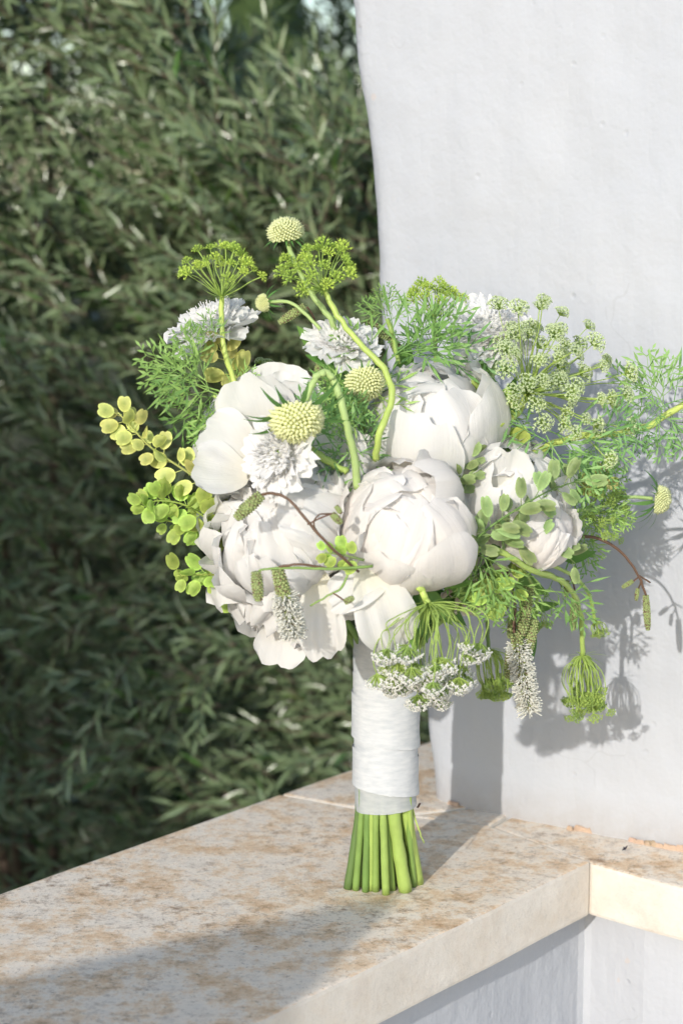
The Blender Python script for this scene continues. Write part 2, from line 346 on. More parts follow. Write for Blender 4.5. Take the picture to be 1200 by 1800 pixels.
# parapet: white wall under a limestone coping
f0 = CORN - PERP * 0.0
inB = BACK + PERP * .03; inF = CORN - PERP * .028 - E1 * .0
cin = CORN - PERP * .028 + (-E3).cross(Vector((0, 0, 1))) * 0
n3 = Vector((-E3.y, E3.x, 0));  n3 = n3 if n3.dot(E1) > 0 else -n3
cin = CORN - PERP * .026 + n3 * .026
parapet = poly_slab('parapet_wall', [(p.x, p.y) for p in (inB - E1 * 3, inB + E1 * 2.2, inB + E1 * 2.2 + E2 * .1, W0 + E2 * .0 + E1 * .4, W0 + E2 * 2.2 + E1 * .4, cin + E3 * 2.0, cin, cin - E1 * 2.2)], -.82, -.0455, M['wall'], bevel=.008, sub=.03, wob=.003)
tag(parapet, 'white plastered low wall carrying the limestone ledge', 'wall')
Ja = G(483, 1393); Jb = G(700, 1432); Jc = G(862, 1449); Jw = G(925, 1415)
Ja = BACK + E1 * (Ja - BACK).dot(E1)
frontA = CORN - E1 * 2.2; backA = BACK - E1 * 2.4
g = .0018
coping = bpy.data.objects.new('stone_ledge', None); COL.objects.link(coping); coping.location = (0, 0, 0)
tag(coping, 'weathered tan limestone ledge that the bouquet stands on', 'ledge')
jd = (Jb - Ja).normalized()
A = [backA, Ja - E1 * g, Jb - E1 * g, Jc - E1 * g - E2 * g, CORN - E2 * g * .5, frontA]
B = [Ja + E1 * g, BACK + E1 * 2.2, BACK + E1 * 2.2 + E2 * .5, W0 + E1 * .12 + E2 * .06, W0 + E2 * .03 - E1 * .004, Jb + E1 * g]
Cq = [Jb + E1 * g + E2 * g * 1.5, W0 + E2 * .032 - E1 * .004, W0 + E1 * .12 + E2 * .063, Jw + E1 * .1 - E2 * g, Jw - E2 * g, Jc + E1 * g - E2 * g]
D = [Jc + E2 * g, Jw + E2 * g, Jw + E1 * .1 + E2 * g, W0 + E1 * .12 + E2 * 2.2, CORN + E3 * 2.0, CORN + E2 * g * .5]
for i, q in enumerate((A, B, Cq, D)):
    poly_slab('coping_slab', [(p.x, p.y) for p in q], -.045, -.0006 * i, M['stone'], coping, bevel=.003, sub=.016)
mo = [inB - E1 * 2.4 + PERP * .01, inB + E1 * 2.1, W0 + E1 * .3 + E2 * .05, W0 + E1 * .1 + E2 * 2.1, cin + E3 * 1.9 + n3 * .0, cin - E1 * .0 + Vector((-.004, .004, 0)), cin - E1 * 2.1 - PERP * .005]
poly_slab('mortar_bed', [(p.x, p.y) for p in (inB - E1 * 2.4 + PERP * .02, inB + E1 * 2.0 + PERP * .02, W0 + E1 * .1 + E2 * .1, W0 + E1 * .1 + E2 * 2.1, CORN + E3 * 1.9 + n3 * .012, CORN + n3 * .012 - PERP * .012, CORN - E1 * 2.1 - PERP * .012)], -.040, -.0045, M['mortar'], coping, bevel=.0005, sub=0)
# tall white wall
prof_px = [(777, 1412), (775, 1385), (766, 1340), (757, 1280), (752, 1225), (738, 1120), (722, 960), (706, 800), (690, 660), (679, 560), (673, 470), (664, 370), (656, 250), (645, 170), (634, 110), (629, 40), (624, 0)]
pf = [((wallhit(*p) - W0).dot(E2), wallhit(*p).z) for p in prof_px]
def edge_s(z):
    if z <= pf[0][1]: return pf[0][0]
    for (s0, z0), (s1, z1) in zip(pf, pf[1:]):
        if z <= z1: return s0 + (s1 - s0) * (z - z0) / (z1 - z0)
    return pf[-1][0] - (z - pf[-1][1]) * .13
def tall_wall():
    b = MB(); zs = [-.012 + i * .012 for i in range(0, 90)] + [1.06 + .06 * i for i in range(1, 14)]
    rad = .022; sl = [1.9, 1.4, 1.0, .8] + [.8 - .012 * i for i in range(1, 66)]
    ang = [i * 15 for i in range(0, 7)]; depth = [.04, .1, .2, .35, .5]
    rows = []
    for z in zs:
        e = edge_s(z) - .013 + nz(z * 30, 0, 1) * .0025 + nz(z * 9, 4, 2) * .003
        row = []
        for s in sl:
            if s < .02: break
            s2 = s + e + rad * 1 if s < .78 else s
            row.append((s2, 0.0))
        row.append((e + rad, 0.0))
        for a in ang[1:]: row.append((e + rad - rad * math.sin(R(a)), rad - rad * math.cos(R(a))))
        for d in depth: row.append((e, rad + d))
        pts = []
        for s, d in row:
            p = W0 + E2 * s - WN * d + Vector((0, 0, z))
            h = nz(s * 6, z * 5, 0) * .006 + nz(s * 22, z * 14, 3) * .0022 + nz(s * 60, z * 26, 8) * .0007
            if d > .3 or s > 1.3: h = 0
            foot = max(0, .03 - z) / .03
            p += WN * (h + .0) * (1 if z > 0.0 else .3) + WN * foot * (.004 + .004 * nz(s * 40, 1, 1))
            pts.append(p)
        rows.append(pts)
    n = min(len(r) for r in rows); vs = [p for r in rows for p in r[:n]] if all(len(r) == n for r in rows) else None
    fs = [(i * n + k, i * n + k + 1, (i + 1) * n + k + 1, (i + 1) * n + k) for i in range(len(rows) - 1) for k in range(n - 1)]
    nr = len(rows); back = [W0 + E2 * 1.9 - WN * .522 + Vector((0, 0, z)) for z in (zs[0], zs[-1])]
    o = len(vs); vs += back
    fs += [tuple([(nr - 1) * n + k for k in range(n)] + [o + 1]), (o, o + 1, (nr - 1) * n + n - 1) + tuple(i * n + n - 1 for i in range(nr - 2, -1, -1)), (o,) + tuple(i * n for i in range(0, nr)) + (o + 1,)]
    b.add(vs, fs); return b.mesh('white_wall', M['wall'])
wall = link('white_wall', tall_wall()); tag(wall, 'tall whitewashed masonry wall with uneven left edge rising from the ledge', 'wall')
# chipped stone showing along the foot of the wall
for i in range(26):
    s = random.choice([random.uniform(.19, .34), random.uniform(.0, .4)]); r_ = random.uniform(.002, .0055)
    p = W0 + E2 * s + WN * random.uniform(.003, .008); b = MB(); m = []
    for k in range(9):
        a = k / 9 * 2 * math.pi; m.append(Vector((math.cos(a) * random.uniform(.7, 1.6) * r_ * 1.6, math.sin(a) * random.uniform(.5, 1) * r_ * .7, -.004)))
    tp = [Vector((q.x * .6, q.y * .6, r_ * random.uniform(.2, .8))) for q in m]
    b.add(m + tp, [(k, (k + 1) % 9, 9 + (k + 1) % 9, 9 + k) for k in range(9)] + [tuple(range(9, 18))])
    o = link('stone_chip', b.mesh('stone_chip', M['rubble'], False), wall, frame((0, 0, 1), E2, p))
# block added out of view at the front left to shade the ledge's near end

hs_ = Vector((-math.sin(SUN_AZ), -math.cos(SUN_AZ), 0)); T_ = 1.25
q0 = G(-60, 1722) + hs_ * T_; q1 = G(745, 1548) + hs_ * T_; qd = (q1 - q0).normalized(); qn = Vector((qd.y, -qd.x, 0)); qn = qn if qn.dot(hs_) > 0 else -qn
occluder = poly_slab('ledge_occluder', [(p.x, p.y) for p in (q0, q1, q1 + hs_ * .30, q0 + hs_ * .30)], -.797, T_ * math.tan(SUN_EL), M['wall'], bevel=.02, sub=.03, wob=.004)
tag(occluder, 'unseen white plastered block added to shade the near end of the ledge', 'occluder')

# ------------------------------------------------------------------ garden: olive-like shrubs, a cypress
def leaf_build(front, back):
    def f(nt, b):
        N = nt.nodes; L = nt.links
        at = N.new('ShaderNodeAttribute'); at.attribute_name = 'pt'; sp = N.new('ShaderNodeSeparateXYZ'); L.new(at.outputs['Vector'], sp.inputs[0])
        oi = N.new('ShaderNodeObjectInfo'); rnd = vmath(nt, 'FRACT', vmath(nt, 'ADD', sp.outputs[2], oi.outputs['Random']))
        c = ramp(nt, rnd, [(0, tuple(x * .45 for x in front)), (.45, front), (.85, tuple(x * 1.45 for x in front)), (.96, (front[0] * 2.4, front[1] * 1.9, front[2] * 1.6)), (1, (.20, .15, .06))])
        g_ = N.new('ShaderNodeNewGeometry'); c = mixc(nt, g_.outputs['Backfacing'], c, back)
        L.new(c, b.inputs['Base Color']); return c
    return f
M['olive'] = mat('olive_leaf', (.05, .09, .03), 0.20, 0.85, 0.18, build=leaf_build((.080, .165, .042), (.20, .27, .135)))
M['olive_d'] = mat('dark_leaf', (.03, .06, .02), 0.38, 0.5, 0.12, build=leaf_build((.04, .10, .025), (.08, .13, .05)))
M['bark'] = mat('bark', (.13, .10, .075), .85, .15, var=.2, bump=(120, .6, .004))
rng = np.random.default_rng(5)
LEAF_N = 4
def leaf_template(seg=3):
    v = []; 
    for i in range(seg + 1):
        t = i / seg; w_ = math.sin(math.pi * t ** .8) * .5 + .03
        v += [(t, -w_, .22 * w_ - .10 * t * t), (t, 0, -.10 * t * t), (t, w_, .22 * w_ - .10 * t * t)]
    f = []
    for i in range(seg):
        o = i * 3; f += [(o, o + 1, o + 4, o + 3), (o + 1, o + 2, o + 5, o + 4)]
    return np.array(v), np.array(f)
LT, LF = leaf_template()
def unit(a): return a / np.maximum(np.linalg.norm(a, axis=-1, keepdims=True), 1e-9)
def make_twigs(pts, dirs, tl, nl):
    """leaf frames along curved twigs: returns base, direction, normal arrays and the twig polylines"""
    n = len(pts); ts = (np.arange(nl) + .6) / nl
    drop = rng.uniform(-.1, .25, (n, 1)); pl = []
    def at(t): 
        q = pts + dirs * (tl[:, None] * t); q = q.copy(); q[:, 2] -= (drop[:, 0] * tl * t * t); return q
    for t in (0, .33, .66, 1): pl.append(at(t))
    base = []; d_ = []; nn_ = []
    side = unit(np.cross(dirs, unit(rng.normal(0, 1, (n, 3)))))
    oth = unit(np.cross(dirs, side))
    for k, t in enumerate(ts):
        p = at(t); tang = unit(at(min(1, t + .05)) - at(t - .05))
        a = rng.uniform(-.5, .5, (n, 1)) + (k % 4) * math.pi / 2 + (k % 2) * math.pi
        lat = side * np.cos(a) + oth * np.sin(a)
        dd = unit(tang * rng.uniform(.55, 1.1, (n, 1)) + lat * rng.uniform(.3, .7, (n, 1)) + np.array([0, 0, -.12]))
        up = unit(np.cross(np.cross(dd, unit(np.array(TO_SUN) * .8 + np.array([0, 0, .5]) + rng.normal(0, .45, (n, 3)))), dd))
        base.append(p); d_.append(dd); nn_.append(up)
    return np.concatenate(base), np.concatenate(d_), np.concatenate(nn_), np.stack(pl, 1)
def leaves_mesh(name, B_, D_, N_, Ls, Ws, m):
    S_ = np.cross(N_, D_); n = len(B_)
    V = B_[:, None, :] + D_[:, None, :] * (LT[None, :, 0:1] * Ls[:, None, None]) + S_[:, None, :] * (LT[None, :, 1:2] * Ws[:, None, None]) + N_[:, None, :] * (LT[None, :, 2:3] * np.stack([Ws * .0 + Ls * .45], 1)[:, :, None])
    V = V.reshape(-1, 3); nv = len(LT); Fc = (LF[None] + (np.arange(n) * nv)[:, None, None]).reshape(-1, 4)
    me = bpy.data.meshes.new(name); me.vertices.add(len(V)); me.vertices.foreach_set('co', V.ravel())
    me.loops.add(Fc.size); me.loops.foreach_set('vertex_index', Fc.ravel().astype(np.int32))
    me.polygons.add(len(Fc)); me.polygons.foreach_set('loop_start', np.arange(0, Fc.size, 4, dtype=np.int32))
    me.polygons.foreach_set('use_smooth', np.ones(len(Fc), bool)); me.update(calc_edges=True); me.materials.append(m)
    a = me.attributes.new('pt', 'FLOAT_VECTOR', 'POINT'); q = np.zeros((len(V), 3)); q[:, 2] = np.repeat(rng.random(n), nv); a.data.foreach_set('vector', q.ravel())
    return me
def twig_mesh(name, PL, m, r=.0016):
    b = MB()
    for q in PL: b.tube([q[i] for i in range(len(q))], [r, r * .8, r * .6, r * .3], 3, False)
    return b.mesh(name, m)
def shrub(name, label, pts, dirs, tl, nl, lsz, m, trunk, singles=0, group=None):
    root = bpy.data.objects.new(name, None); COL.objects.link(root); root.location = trunk
    tag(root, label, 'shrub', group); T0 = Vector(trunk)
    B_, D_, N_, PL = make_twigs(pts, dirs, tl, nl)
    n = len(B_); Ls = rng.uniform(.7, 1.25, n) * lsz; Ws = Ls * rng.uniform(.12, .18, n)
    keep = np.ones(n, bool)
    if singles:
        v = B_ - np.array(CAMP); k = v @ np.array(FW); px = 600 + FPX * v[:, 0] / k; py = 900 - FPX * (v @ np.array(UP)) / k
        ok = (px > 0) & (px < 600) & (py > 0) & (py < 1550 - .36 * px) & ~((px > 200) & (py > 400) & (py < 1150))
        score = np.where(ok, Ls / k, 0); idx = np.argsort(-score)[:singles]
        tm = MB(); tm.add([Vector((t[0], t[1] * .2, t[2] * .45)) for t in LT], [tuple(int(i) for i in f) for f in LF]); tmesh = tm.mesh('leaf', m)
        for i in idx:
            keep[i] = False; x = Vector(D_[i]); z = Vector(N_[i]); y = z.cross(x)
            mt = Matrix((x, y, z)).transposed().to_4x4(); s_ = float(Ls[i])
            link('leaf', tmesh, root, Matrix.Translation(Vector(B_[i]) - T0) @ mt @ Matrix.Diagonal((s_, s_ * float(Ws[i] / Ls[i]) * 5, s_, 1)))
    o = link('foliage', leaves_mesh('foliage', (B_ - np.array(trunk))[keep], D_[keep], N_[keep], Ls[keep], Ws[keep], m), root); o['kind'] = 'stuff'
    o = link('twigs', twig_mesh('twigs', PL - np.array(trunk), M['bark']), root); o['kind'] = 'stuff'
    tr = MB()
    tr.tube(spline([Vector((0, 0, -.02)), Vector((.03, -.02, .4)), Vector((-.04, .02, .9))]), [.05 - .0022 * i for i in range(13)], 8); link('trunk', tr.mesh('trunk', M['bark']), root)
    sel = rng.choice(len(pts), 22, replace=False)
    for i in sel:
        e = Vector(pts[i]) - T0; z0 = random.uniform(.15, .8); a = Vector((-.02, 0, z0)); c = a.lerp(e, .5) + Vector((random.uniform(-.12, .12), random.uniform(-.1, .1), random.uniform(.05, .2)))
        bb = MB(); q = spline([a, c, e], 5); bb.tube(q, [.012 - .0095 * j / (len(q) - 1) for j in range(len(q))], 5); link('branch', bb.mesh('branch', M['bark']), root)
    return root
def bush_points(n, x0, x1, zlo, ztop, yf, thick):
    out = []
    while len(out) < n:
        x = random.uniform(x0, x1); z = zlo + (ztop(x) - zlo) * random.random() ** .58
        f = yf(x, z) + .22 * nz(x * 2.2, z * 2.2, 5) + .10 * nz(x * 6, z * 6, 9); y = f + thick * random.random() ** 1.5
        if -((x - BACK.x) * PERP.x + (y - BACK.y) * PERP.y) < .22: continue
        if random.random() < .35 * (nz(x * 4.5, z * 4.5, y * 3) + .1) * 3: continue
        out.append((x, y, z))
    return np.array(out)
def sstep(a, b, x):
    t = min(1, max(0, (x - a) / (b - a))); return t * t * (3 - 2 * t)
top1 = lambda x: 1.45 - .87 * sstep(-.34, -.10, x) + .05 * nz(x * 7, 0, 0)
p1 = bush_points(4800, -1.7, .75, -1.35, top1, lambda x, z: 2.62 + .04 * max(0, z + .2) - .15 * max(0, -z - .6) + .5 * max(0, x), .62)
p1 = np.concatenate([p1, bush_points(900, -1.0, .1, .15, lambda x: min(top1(x), 1.0), lambda x, z: 2.75, .5)])
def dirfield(p, spread=.45):
    n = len(p); k = np.clip((p[:, 2] + .1) / .5, 0, 1); base = np.stack([-.9 + .25 * k, -.10 + .15 * k, .20 + .45 * k], 1)
    return unit(base + rng.normal(0, spread, (n, 3)))
shrub('olive_shrub', 'big dense shrub with narrow grey-green leaves filling the garden behind the ledge', p1, dirfield(p1), rng.uniform(.13, .24, len(p1)), 22, .036, M['olive'], (-.45, 3.15, -1.6), 300)
top2 = lambda x: 1.25 + .08 * nz(x * 5, 3, 0) - .56 * sstep(-.40, -.22, x) + .25 * sstep(-.06, .10, x)
p3 = bush_points(1100, -1.45, -.50, -1.3, lambda x: .80 + .15 * nz(x * 6, 0, 0), lambda x, z: .95, .5)  # shrub added out of view to darken the lower part of the big one
shrub('olive_shrub', 'unseen grey-green shrub added left of the ledge to shade the big shrub', p3, dirfield(p3, .7), rng.uniform(.14, .22, len(p3)), 16, .055, M['olive'], (-1.0, 1.25, -1.6))
p2 = bush_points(3400, -1.4, 1.3, -1.4, top2, lambda x, z: 3.55 + .25 * max(0, z), .6)
shrub('dark_shrub', 'darker evergreen shrub behind the grey-green one, against the sky', p2, dirfield(p2, .7), rng.uniform(.18, .32, len(p2)), 18, .052, M['olive_d'], (.25, 3.95, -1.6))
def cypress(x, y, h, r):
    root = bpy.data.objects.new('cypress_tree', None); COL.objects.link(root); root.location = (x, y, -1.6)
    tag(root, 'tall dark cypress tree far behind the shrubs under blue sky', 'tree')
    t = MB().tube([(0, 0, 0), (0, 0, h * .5), (0, 0, h * .97)], [.12, .08, .01], 8); link('trunk', t.mesh('trunk', M['bark']), root)
    n = 9000; u = rng.random(n); z = .25 + (h - .25) * u; rad = r * np.sin(np.pi * np.clip(u * .9 + .1, 0, 1)) ** .7 * (.55 + .45 * rng.random(n) ** .5); a = rng.uniform(0, 2 * math.pi, n)
    B_ = np.stack([np.cos(a) * rad, np.sin(a) * rad, z], 1); D_ = unit(np.stack([np.cos(a) * .35, np.sin(a) * .35, np.ones(n)], 1) + rng.normal(0, .2, (n, 3)))
    N_ = unit(np.cross(np.cross(D_, np.stack([np.cos(a), np.sin(a), 0 * a], 1)), D_)); Ls = rng.uniform(.14, .3, n)
    o = link('crown', leaves_mesh('crown', B_, D_, N_, Ls, Ls * .4, M['olive_d']), root); o['kind'] = 'stuff'
cypress(-.62, 17.5, 5.2, .30)

# ================================================================== the bouquet
BASE = Vector((.033, 1.506, 0))
bq = bpy.data.objects.new('bouquet', None); COL.objects.link(bq); bq.location = BASE
tag(bq, 'hand-tied bouquet of white peonies and airy greenery, ribbon-wrapped stems standing on the ledge', 'bouquet')
def part(name, mesh, mtx, label=None):
    return link(name, mesh, bq, Matrix.Translation(-BASE) @ mtx, label)
def at0(p): return Matrix.Translation(Vector(p))
# ---- petals: a curved, cupped, ruffled sheet in the flower's own frame (axis +Z, petal towards +X)
def petal(L_, W_, psi0, psi1, rc, ruf=.0, r0=.003, h0=0, seed=0, nu=9, nv=11, pw=1.0, notch=.06, sym=0.0, imb=0.0):
    rs = random.Random(seed * 7919 + 13); ox, oy = rs.uniform(0, 50), rs.uniform(0, 50); rid = rs.random()
    c = [(r0, h0)]; K = 60
    for i in range(K):
        a = psi0 + (psi1 - psi0) * ((i + .5) / K) ** pw; c.append((c[-1][0] + math.sin(a) * L_ / K, c[-1][1] + math.cos(a) * L_ / K))
    vs = []; A = []
    for j in range(nv):
        t = j / (nv - 1)
        for i in range(nu):
            s_ = -1 + 2 * i / (nu - 1)
            te = t * (1 - .20 * abs(s_) ** 3.0 + notch * nz(s_ * 2.5 + ox, oy, 0) + .022 * nz(s_ * 9 + oy, ox, 3) - notch * .7 * math.exp(-(s_ - sym) ** 2 * 30) * (1 if notch > .08 else 0))
            te = max(0, min(1.0, te)); k = te * K; i0 = min(K - 1, int(k)); fr = k - i0
            rho = c[i0][0] + (c[i0 + 1][0] - c[i0][0]) * fr; h = c[i0][1] + (c[i0 + 1][1] - c[i0][1]) * fr
            a = psi0 + (psi1 - psi0) * te ** pw
            w_ = W_ * (t ** .55) * (1 - .32 * t ** 6) + .06 * W_
            ang = s_ * w_ / rc; no = Vector((math.cos(a), 0, -math.sin(a)))
            p = Vector((rho, 0, h)) + Vector((0, 1, 0)) * (rc * math.sin(ang)) - no * (rc * (1 - math.cos(ang)))
            rr = ruf * L_ * (t ** 1.6) * (nz(s_ * 3.2 + ox, t * 1.6 + oy, 1) * 1.3 + abs(s_) * .5 * nz(s_ * 6 + oy, t * 2.2 + ox, 2))
            rr += ruf * L_ * .22 * t ** 4 * math.sin(s_ * 11 + ox) * nz(s_ * 2 + oy, 0, ox)
            rr += imb * L_ * s_ * min(1, t * 2)
            rr += .03 * L_ * nz(s_ * 1.2 + ox, t * 1.2 + oy, 4)
            p += no * rr; vs.append(p); A.append((t, s_, rid))
    fs = [(j * nu + i, j * nu + i + 1, (j + 1) * nu + i + 1, (j + 1) * nu + i) for j in range(nv - 1) for i in range(nu - 1)]
    return vs, fs, A
PCACHE = {}
def petal_mesh(m, **k):
    key = (m.name,) + tuple(sorted(k.items()))
    if key not in PCACHE:
        b = MB(); b.add(*petal(**k)); PCACHE[key] = b.mesh('petal', m)
    return PCACHE[key]
D2 = math.pi / 180
def peony(px, py, d, rad_px, axis, style, label, m='petal', spin=0.0, seed=0):
    r = rad_px * MPP; rs = random.Random(seed + 100)
    core = MB()       # green calyx and receptacle
    for k in range(5):
        a = k * 1.257; core.blade((0, 0, 0), (math.cos(a), math.sin(a), .25), (0, 0, 1), r * .8, r * .55, .5, 4)
    core.octa((0, 0, .15 * r), r * .22)
    o = part('peony', core.mesh('peony', M['calyx']), frame(axis, None, P(px, py, d) - Vector(axis).normalized() * r * {'globe': .95, 'ruffle': .9, 'cup': .75}.get(style, .4), 1.0, spin), label)
    if style == 'globe':
        lay = [(4, 1.02, .92, 94, 16, .07), (4, .99, .95, 95, -20, .06), (5, .95, .92, 95, -52, .06), (5, .90, .86, 95, -72, .07), (5, .84, .80, 95, -92, .05), (5, .78, .74, 95, -104, .05), (5, .72, .6, 92, -84, .10), (6, .58, .46, 90, -75, .14), (6, .42, .34, 85, -60, .18)]
    elif style == 'cup':
        lay = [(5, 1.04, 1.0, 96, 26, .06), (5, 1.0, .98, 94, -2, .06), (6, .95, .88, 94, -28, .06), (6, .87, .78, 92, -46, .09), (7, .75, .62, 90, -52, .13), (7, .62, .5, 88, -50, .17), (7, .48, .4, 84, -45, .2), (5, .32, .3, 75, -35, .22)]
    elif style == 'ruffle':
        lay = [(6, 1.12, .92, 100, 56, .07), (6, 1.03, .88, 97, 4, .08), (6, .99, .84, 96, -28, .09), (6, .94, .78, 95, -52, .10), (6, .88, .72, 95, -72, .11), (6, .80, .64, 94, -86, .12), (5, .72, .6, 94, -97, .12), (5, .6, .5, 92, -100, .12)]
    elif style == 'open':
        lay = [(6, 1.18, .80, 95, 50, .07), (6, 1.16, .74, 84, 24, .10), (7, 1.16, .66, 72, 4, .12), (7, 1.15, .60, 60, -14, .14), (7, 1.14, .54, 46, -26, .15), (6, 1.10, .5, 32, -30, .16), (6, 1.04, .44, 18, -30, .18), (4, .95, .4, 8, -24, .18)]
    elif style == 'loose':
        lay = [(5, 1.25, .85, 95, 60, .06), (5, 1.12, .74, 85, 28, .07), (6, .95, .58, 70, 5, .11), (7, .78, .4, 50, -8, .18), (6, .62, .3, 30, -8, .2)]
    if style in ('globe', 'cup', 'ruffle'): lay = [(n, R_ * (a0 - a1) * D2, W_, a0, a1, R_ * 1.03, ruf, 1.0) for (n, R_, W_, a0, a1, ruf) in lay]
    else: lay = [(n, L_, W_, a0, a1, .75 + .3 * L_ - .02 * i, ruf, .9) for i, (n, L_, W_, a0, a1, ruf) in enumerate(lay)]
    z0 = 0.0
    for li, (n, L_, W_, a0, a1, rc, ruf, pw) in enumerate(lay):
        ph = rs.uniform(0, 6.28)
        for k in range(n):
            me = petal_mesh(M[m], L_=L_ * r, W_=W_ * r, psi0=a0 * D2, psi1=(a1 + rs.choice([-7, 0, 7])) * D2, rc=rc * r, ruf=ruf, r0=.04 * r, seed=li * 5 + rs.randrange(5), pw=pw, notch=rs.choice([.03, .05, .10]), imb=.05,
                            nu=15 if L_ * r > .03 else 11, nv=14, sym=rs.choice([-.3, .1, .4]))
            a = ph + 2 * math.pi * k / n + rs.uniform(-.22, .22); sc = rs.uniform(.9, 1.07)
            mt = Matrix.Rotation(a, 4, 'Z') @ Matrix.Rotation(rs.uniform(-.10, .10), 4, 'Y') @ Matrix.Rotation(rs.uniform(-.12, .12), 4, 'X') @ Matrix.Diagonal((sc, sc, sc, 1))
            link('petal', me, o, mt)
    return o
def stray_petal(px, py, d, direction, face, L_px, W_px, m='petal', curl=25, seed=0, parent=None, a0=20, rc=1.2, ruf=.1):
    """a single big guard petal that hangs out from under a bloom"""
    L_ = L_px * MPP; me = petal_mesh(M[m], L_=L_, W_=W_px * MPP * .5, psi0=(90 - a0) * D2, psi1=(90 + curl) * D2, rc=L_ * rc, ruf=ruf, r0=0., seed=seed, pw=1.0, notch=.1, nu=13, nv=14)
    return part('guard_petal', me, frame(face, direction, P(px, py, d)))
peony(712, 920, -.10, 106, (.10, -.60, .79), 'globe', 'round half-open blush-white peony at the front centre of the bouquet', 'petal_blush', .4, 1)
peony(750, 748, -.035, 108, (.14, -.42, .90), 'globe', 'white cup-shaped peony above the round centre one', 'petal', 1.2, 2)
peony(488, 925, -.075, 108, (-.40, -.72, .56), 'ruffle', 'fully open ruffled white peony at the left front of the bouquet', 'petal_open', .2, 3)
peony(900, 862, -.035, 90, (.30, -.45, .84), 'globe', 'white peony on the right with a flared petal, behind the pod sprig', 'petal', 2.2, 4)
peony(942, 930, -.06, 62, (.55, -.60, .58), 'globe', 'small blush peony bud at the right under the pod sprig', 'petal_blush', .9, 5)
peony(455, 765, -.055, 108, (-.35, -.82, .45), 'loose', 'loose white peony at the upper left behind the white scabiosa', 'petal_open', .5, 6)
peony(490, 1042, -.05, 92, (-.42, -.50, -.76), 'ruffle', 'ruffled white peony hanging at the lower left of the bouquet', 'petal_open', 1.5, 7)
peony(628, 1030, -.075, 72, (-.05, -.80, -.60), 'loose', 'white peony facing down with drooping petals just above the ribbon', 'petal', .9, 8)
peony(585, 845, -.06, 84, (-.05, -.45, .89), 'cup', 'white peony tucked between the open left one and the centre one', 'petal', .3, 9)
peony(840, 1045, -.01, 62, (.35, -.55, -.75), 'loose', 'fading cream peony low on the right above the hanging white umbel', 'petal_old', .3, 10)
peony(640, 800, .07, 90, (.0, .2, 1), 'cup', 'white peony at the back of the bouquet', 'petal', .8, 11)
peony(820, 960, .05, 80, (.6, .3, .2), 'cup', 'white peony on the far side towards the wall', 'petal', .1, 12)
# big outer petals that show singly
for a in [(560, 1000, -.10, (.05, -.25, -1), (-.1, -1, .2), 150, 95, 'petal', 30, 3), (640, 985, -.125, (.30, -.25, -.75), (.1, -1, .35), 160, 120, 'petal', 45, 5), (700, 1000, -.12, (-.75, -.3, -.30), (-.1, -.75, .75), 130, 90, 'petal', 30, 8),
          (500, 1085, -.06, (-.15, -.1, -1), (0, -1, .1), 85, 105, 'petal_open', 10, 11),
          (440, 835, -.085, (-1, -.1, .10), (-.15, -.8, .6), 98, 120, 'petal_open', -35, 17), (510, 745, -.03, (.1, 0, 1), (-.1, -1, .1), 92, 130, 'petal_open', -15, 21), (455, 805, -.075, (-.85, -.1, .5), (-.2, -.9, .3), 105, 118, 'petal_open', -25, 31), (465, 775, -.062, (-.38, -.05, 1), (-.2, -1, .1), 118, 125, 'petal_open', -20, 33),
          (840, 925, -.065, (-.15, -.25, 1), (.15, -1, .25), 110, 74, 'petal', 20, 23), (585, 850, -.07, (.2, -.1, 1), (.0, -1, .35), 100, 100, 'petal', -20, 25), (880, 880, -.06, (.1, .1, 1), (.1, -1, .3), 90, 110, 'petal', -25, 27)]:
    stray_petal(*a[:9], seed=a[9])
# ---- scabiosa
def scabiosa(px, py, d, rad_px, axis, label, seed=0):
    r = rad_px * MPP; rs = random.Random(seed + 40); c = MB()
    c.octa((0, 0, -.12 * r), .3 * r, k=.6)
    o = part('scabiosa', c.mesh('scabiosa', M['calyx']), frame(axis, None, P(px, py, d)), label)
    fb = MB()
    for k in range(110):
        t = (k + .5) / 110; a = k * 2.39996; th = math.acos(1 - t * .75); p = Vector((math.sin(th) * math.cos(a), math.sin(th) * math.sin(a), math.cos(th) * .8 - .25)) * r * .52
        n = (p - Vector((0, 0, -.3 * r))).normalized()
        for q in range(3): 
            dd = (n + Vector((rs.uniform(-.6, .6), rs.uniform(-.6, .6), rs.uniform(-.6, .6)))).normalized()
            fb.blade(p, dd, n.orthogonal(), r * .17, r * .10, .3, 2, (.8, 0, rs.random()))
        fb.tube([p, p + n * r * rs.uniform(.15, .28)], r * .012, 3, True, (.7, 0, 0))
    link('florets', fb.mesh('florets', M['scab_white']), o)
    for ring, (n, L_, W_, a0, a1, z) in enumerate([(10, 1.0, .36, 92, 84, -.12), (10, .84, .30, 84, 70, -.02), (9, .66, .24, 74, 56, .06)]):
        ph = rs.uniform(0, 6)
        for k in range(n):
            me = petal_mesh(M['scab_white'], L_=L_ * r, W_=W_ * r, psi0=a0 * D2, psi1=a1 * D2, rc=.6 * r, ruf=.14, r0=.05 * r, h0=z * r, seed=rs.randrange(6) + ring * 6, pw=1.0, notch=.16, nu=11, nv=9, sym=rs.choice([-.4, 0, .4]))
            link('petal', me, o, Matrix.Rotation(ph + 2 * math.pi * k / n + rs.uniform(-.15, .15), 4, 'Z') @ Matrix.Rotation(rs.uniform(-.15, .15), 4, 'Y'))
    return o
scabiosa(374, 575, -.02, 82, (-.30, -.30, .88), 'white scabiosa rising at the upper left of the bouquet', 1)
scabiosa(492, 795, -.11, 80, (-.62, -.66, .25), 'white scabiosa under the drooping green bud at the left', 2)
scabiosa(602, 603, -.045, 66, (.10, -.55, .82), 'white scabiosa half hidden by feathery leaves at the top centre', 3)
